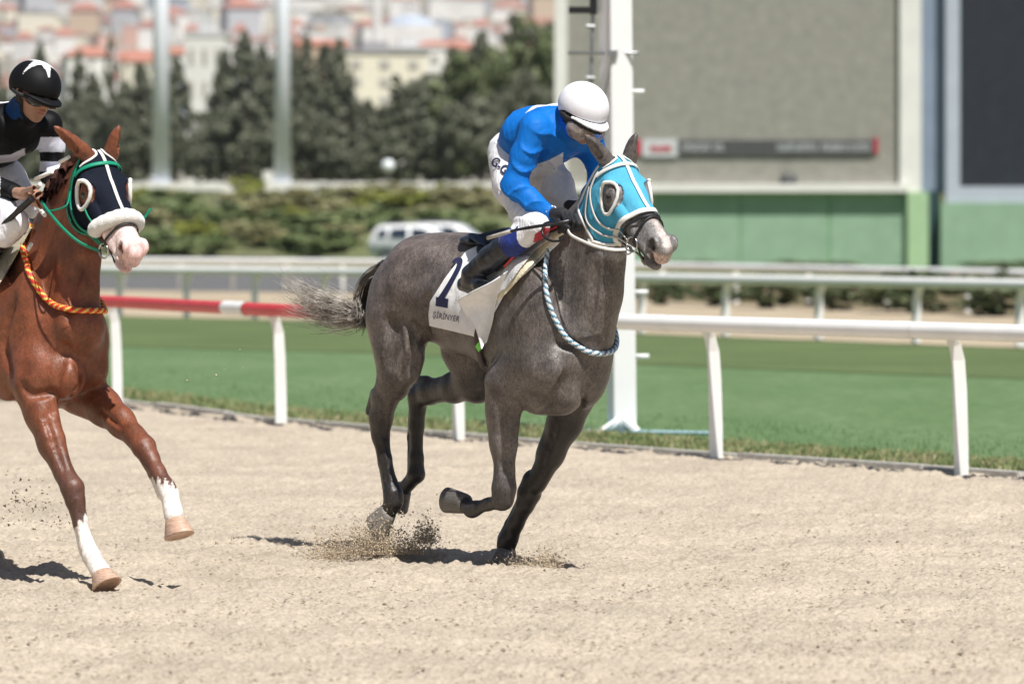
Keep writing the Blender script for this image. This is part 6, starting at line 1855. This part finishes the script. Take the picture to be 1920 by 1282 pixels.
n2 = rope('neck_rope', smooth_line(P, 2), .0135, M['plain'], chest, [(.85, .70, .12), (.70, .03, .02), (.75, .05, .03)], .042, twist=2)
n2['label'] = 'braided red and yellow rope round the neck'
# plaited mane with white ties
M['mane'] = simple('mane', (.055, .018, .010), .5, .4, 40, .4)
for i, (x, y) in enumerate([(128, 312), (112, 330), (100, 348), (92, 366), (104, 352), (120, 338)]):
    p0 = CFR.cast(cb, x + 6, y + 4, 0); 
    rope('mane_plait', spline([p0, HQ(x - 4, y - 6, .04), HQ(x - 12, y + 10, .10)], 6), .018, M['plain'], chest, [(.05, .018, .011), (.09, .03, .016)], .05)
hair('mane', None, [[HQ(150, 300, 0), HQ(130, 312, .03), HQ(118, 330, .08), HQ(112, 350, .13)], [HQ(125, 325, 0), HQ(108, 338, .05), HQ(98, 360, .12)]], M['mane'], chest, 260, .02, .02, .01, .002, 8, seed=5)
for a_, b_ in (((130, 294), (112, 304)), ((98, 322), (66, 336)), ((74, 392), (84, 404)), ((70, 352), (76, 345)), ((60, 455), (52, 470))):
    solid_col(tubeP('mane_tie', [HQ(a_[0], a_[1], .16), HQ(b_[0], b_[1], .18)], .0095, M['plain'], chest, 8), (.8, .8, .76))

# saddle and cloth of the chestnut
ctr = Shape([p for p in cb.p if p[-1] > 0][:32])
c2 = shell('saddle_cloth', CFR, ctr, [(-110, 440), (40, 430), (45, 450), (20, 500), (-10, 550), (-50, 600), (-130, 590), (-120, 500)], .012, .008, M['number_cloth'], None, lambda V: np.tile((.80, .80, .80), (len(V), 1)), nside=.27)
c2.location = chest.location; c2.rotation_euler = chest.rotation_euler
tag(c2, 'white cloth under the saddle of the chestnut horse', 'saddle cloth')
sd2 = empty('racing_saddle', chest.location, CFR.rz, 'black racing saddle with beige pad on the chestnut horse', 'saddle')
shell('saddle_pad', CFR, ctr, [(62, 425), (50, 445), (25, 490), (-5, 540), (-30, 560), (-35, 540), (0, 480), (25, 430)], .022, .014, M['number_cloth'], sd2, lambda V: np.tile((.62, .56, .40), (len(V), 1)), nside=.27)
shell('saddle_flap', CFR, ctr, [(-90, 450), (20, 415), (55, 415), (40, 432), (10, 460), (-15, 505), (-40, 525), (-80, 490)], .046, .012, M['plain'], sd2, lambda V: np.tile((.012, .012, .014), (len(V), 1)), nside=.27)
seat = Shape(); seat.ell(HQ(-15, 452, 0), (.21, .15, .030), .02, (_ry(-.12)).T); seat.ell(HQ(50, 428, 0), (.05, .09, .05), .03)
F, l0, hh = seat.grid(HQ(-15, 452, 0) - .4, HQ(-15, 452, 0) + .45, .008); surf('seat', F, l0, hh, M['boot'], sd2)
rider2 = empty('person', (CFR.X0, CFR.Y0, 0), CFR.rz, 'rider in black silks and black helmet with white star on the chestnut horse', 'person', 'riders')
B2 = RHead(CFR, 64, 172, 0, 44, 20, -6, 1.04)
b2 = Shape()
b2.chain([pq(-80, 285, 0, 42), pq(-25, 262, 0, 44), pq(20, 242, 0, 42)], .05, 1.35)
b2.chain([pq(22, 235, 0, 30), pq(55, 195, 0, 24)], .04)
face_prims(b2, B2)
neck2 = Shape(b2.p[2:])
sl2 = [[pq(-28, 240, .18, 28), pq(-50, 290, .22, 23), pq(-52, 345, .26, 20)], [pq(-52, 345, .26, 20), pq(-10, 352, .22, 17), pq(26, 360, .17, 14)],
       [pq(88, 236, -.17, 29), pq(98, 275, -.21, 21), pq(95, 325, -.24, 18)], [pq(95, 325, -.24, 17), pq(110, 345, -.18, 15), pq(124, 352, -.10, 12)]]
lg2 = [[pq(-85, 305, .11, 40), pq(-45, 345, .16, 36), pq(0, 390, .19, 27), pq(30, 417, .21, 23)], [pq(30, 417, .21, 23), pq(-10, 450, .26, 23), pq(-50, 485, .29, 20), pq(-90, 520, .31, 15)],
       [pq(-30, 300, -.11, 42), pq(10, 335, -.13, 38), pq(50, 385, -.17, 28)], [pq(50, 385, -.17, 25), pq(0, 440, -.26, 20), pq(-50, 490, -.32, 15)]]
for c in sl2 + lg2: b2.chain([(p, r - .012) for p, r in c], .03)
# bare hands on the reins
b2.ell(HQ(48, 364, .18), (.050, .024, .030), .012, (_ry(.15)).T)
b2.cone(HQ(26, 361, .17), HQ(42, 363, .18), .026, .029, .015)
for i in range(4):
    a = (58 + i * 7, 356 + i * 2.5)
    b2.chain([(HQ(a[0], a[1], .19), .0125), (HQ(a[0] + 8, a[1] + 10, .215), .0115), (HQ(a[0] + 5, a[1] + 22, .205), .0105), (HQ(a[0] - 3, a[1] + 26, .185), .0095)], .004)
b2.chain([(HQ(44, 358, .20), .013), (HQ(62, 352, .225), .0115), (HQ(76, 352, .225), .010)], .006)
lo, hi = bbox_of([p for c in sl2 + lg2 for p, r in c] + [B2.o], .2)
F, l0, hh = b2.grid(lo, hi, .0062); surf('body', F, l0, hh, M['skin'], rider2, skin_col(B2)); del F
br = Shape(); br.chain([pq(-80, 292, 0, 48), pq(-45, 288, 0, 46)], .05, 1.2)
for c in (lg2[0], lg2[2]): br.chain(c, .035)
br.chain([lg2[0][-1], (HQ(8, 440, .24), 25 * U2)], .03)
lo, hi = bbox_of([p for c in lg2 for p, r in c[:4]], .22)
cloth_shape_mesh('breeches', br, lo, hi, .0065, M['nylon'], rider2, lambda V: np.tile((.80, .80, .84), (len(V), 1)), folds=.004, fdir=(.3, .2, 1.0), ff=55)
for c, s_ in ((lg2[1], 1), (lg2[3], -1)):
    bt = Shape(); bt.chain([(p, r + .006) for p, r in c[1:]], .02)
    ank = c[-1][0]; f = np.array([.205, -.015 * s_, -.035])
    bt.chain([(ank, .044), (ank + np.array([-.03, 0, -.05]), .04), (ank + f * .5 + np.array([0, 0, -.035]), .040), (ank + f + np.array([0, 0, -.03]), .030)], .02, .85)
    lo, hi = bbox_of([p for p, r in c[1:]] + [ank + f], .11)
    cloth_shape_mesh('boot', bt, lo, hi, .007, M['boot'], rider2, None, folds=.002, ff=50)
jk = Shape()
jk.chain([pq(-72, 282, 0, 46), pq(-25, 260, 0, 55), pq(22, 243, 0, 52)], .05, 1.40)
jk.cone(HQ(22, 236, 0), HQ(50, 215, 0), .088, .062, .04)
for c in sl2: jk.chain([(p, r + .004) for p, r in c], .028)
def jc2(V):
    c = np.tile((.005, .005, .006), (len(V), 1))
    w_ = np.array([CFR.pix(v) for v in V]); a, b = w_[:, 0], w_[:, 1]
    c[(poly_sd(a, b, [(-30, 285), (0, 292), (20, 290), (46, 278), (48, 296), (25, 303), (0, 306), (-30, 300)]) < 0) & (np.abs(V[:, 1]) < .2)] = (.62, .60, .66)
    far = V[:, 1] > .10
    c[far & (b > 257) & (b < 285) & (a > 60)] = (.72, .74, .85)
    c[far & (b > 303) & (b < 322) & (a > 60)] = (.72, .74, .85)
    c[(V[:, 1] < -.12) & (b > 330) & (a < 0) & (a > -30)] = (.78, .78, .82)
    c[(poly_sd(a, b, [(-40, 195), (-10, 190), (22, 188), (22, 191), (-10, 196), (-40, 202)]) < 0) & (V[:, 2] > 2.15)] = (.8, .8, .8)
    return c
lo, hi = bbox_of([p for c in sl2 for p, r in c] + [HQ(-80, 280, 0)], .18)
cloth_shape_mesh('jacket', jk, lo, hi, .006, M['silk'], rider2, jc2, None, folds=.008, fdir=(.9, .3, .9), ff=38)
def hcol2(V):
    c = np.tile((.005, .005, .006), (len(V), 1)); L = B2.inv(V)
    # five-pointed star painted on the crown
    cx, cy = -.002, .0
    pts = [(cx + r * math.cos(a), cy + r * math.sin(a)) for k in range(10) for r, a in [((.105 if k % 2 == 0 else .040), k * math.pi / 5 + .25)]]
    c[(poly_sd(L[:, 0], L[:, 1], pts) < 0) & (L[:, 2] > .06)] = (.8, .8, .82)
    return c
h2, _ = helmet(B2, rider2, M['cap'], hcol2)
fs = Shape(); face_prims(fs, B2)
headband('goggle_strap', B2, fs, -.024, -.006, .024, M['black_cloth'], h2, None, tilt=-.05, thick=.010)
headband('chin_strap', B2, fs, -.16, .02, .008, M['black_cloth'], h2, None, xmin=-.004, xmax=.022)
vs = Shape()
for s_ in (1, -1): vs.ell(B2.p(.064, s_ * .038, -.022), np.array((.050, .044, .030)), .010, B2.R.T)
M['dark_lens'] = simple('dark_lens', (.010, .010, .012), .08, .1, 5, 0, coat=1.0)
headband('goggles', B2, vs, -.055, .006, .0, M['dark_lens'], rider2, None, xmin=.03, thick=.006, hgt=.004)
headband('collar', B2, neck2, -.20, -.06, .012, M['silk'], rider2, lambda V: np.tile((.012, .05, .16), (len(V), 1)), xmin=-.12, xmax=.010)
w2 = tubeP('whip', spline([HQ(60, 372, .23), HQ(35, 395, .25), HQ(5, 422, .27), HQ(-60, 470, .32)], 6), [.016] * 7 + [.014] * 6 + [.008] * 6, M['black_leather'], None, 8)
w2.location = chest.location; w2.rotation_euler = chest.rotation_euler
tag(w2, 'black whip handle held in the bare hand of the rider in black', 'whip')
# ------------------------------------------------------------------ sand thrown up by the hoofs
M['clod'] = simple('clod', (.52, .42, .30), .95, .35, 40, .3, .003)
def spray(name, pts, n, smin, smax, label, mat='clod', seed=1):
    rs = np.random.RandomState(seed); V = []; T = []
    tet = np.array([(1, 1, 1), (-1, -1, 1), (-1, 1, -1), (1, -1, -1)], float) * .6
    wts = np.array([p[-1] for p in pts], float); wts /= wts.sum()
    k = rs.choice(len(pts), n, p=wts)
    for i in range(n):
        x, y, Y, sx, sy, sd, _ = pts[k[i]]
        YY = Y + rs.randn() * sd; a = W(x + rs.randn() * sx, y - abs(rs.randn()) * sy if sy > 0 else y, YY)
        a.z = max(a.z, .003)
        s = smin + (smax - smin) * rs.rand() ** 4
        q, _r = np.linalg.qr(rs.randn(3, 3)); b = len(V)
        for v in tet @ q * s * rs.uniform(.5, 1.4, 3): V.append((a.x + v[0], a.y + v[1], a.z + v[2]))
        T += [(b, b+1, b+2), (b, b+3, b+1), (b, b+2, b+3), (b+1, b+3, b+2)]
    o = mesh_np(name, V, tris=T, mat=M[mat], smooth=False); tag(o, label, None, None, 'stuff'); return o
spray('flying_sand', [(705, 1040, 23.9, 26, 34, .10, 3.2), (640, 1046, 23.9, 34, 26, .1, 1.6), (800, 1018, 23.9, 12, 22, .06, 1.0), (768, 1040, 23.9, 26, 20, .1, 1.4), (610, 1052, 23.9, 30, 24, .1, .8)], 15000, .0014, .0075,
      'brown sand kicked up under the hind hoofs of the grey horse')
spray('flying_sand', [(990, 1066, 23.2, 26, 14, .08, 2), (1030, 1064, 23.2, 16, 18, .06, 1.2), (925, 1068, 23.5, 20, 9, .06, 1)], 3600, .0014, .007, 'brown sand bursting round the planted fore hoof', seed=2)
spray('flying_sand', [(60, 960, 23.5, 26, 26, .2, 1), (50, 905, 23.6, 20, 20, .2, .5), (110, 990, 23.3, 22, 20, .2, .6), (430, 1020, 22.9, 40, 6, .1, .4), (400, 720, 24, 30, 40, .3, .25), (30, 985, 23.6, 16, 30, .2, .6)], 420, .002, .010, 'sand clods flying behind the chestnut horse', seed=3)
M['speck'] = simple('speck', (.20, .155, .11), .95, .3, 40, .2)
def clods():
    rs = np.random.RandomState(8); V = []; T = []
    tet = np.array([(1, 0, -.3), (-.5, .87, -.3), (-.5, -.87, -.3), (0, 0, .8)], float)
    for i in range(16000):
        py = 860 + 430 * rs.rand() ** .8; px = rs.uniform(-20, 1940)
        if py < rail_foot(px) + 6: continue
        Y = GY(py); x = (px - CX) * Y / FPX; s = .0025 + .010 * rs.rand() ** 5; a = rs.rand() * 6.28; c, d = math.cos(a), math.sin(a); b = len(V)
        for v in tet: V.append((x + s * 1.3 * (v[0] * c - v[1] * d), Y + s * (v[0] * d + v[1] * c), .003 + s * .5 * v[2]))
        T += [(b, b+1, b+3), (b+1, b+2, b+3), (b+2, b, b+3)]
    o = mesh_np('sand_clods', V, tris=T, mat=M['speck'], smooth=False); o['kind'] = 'stuff'
clods()
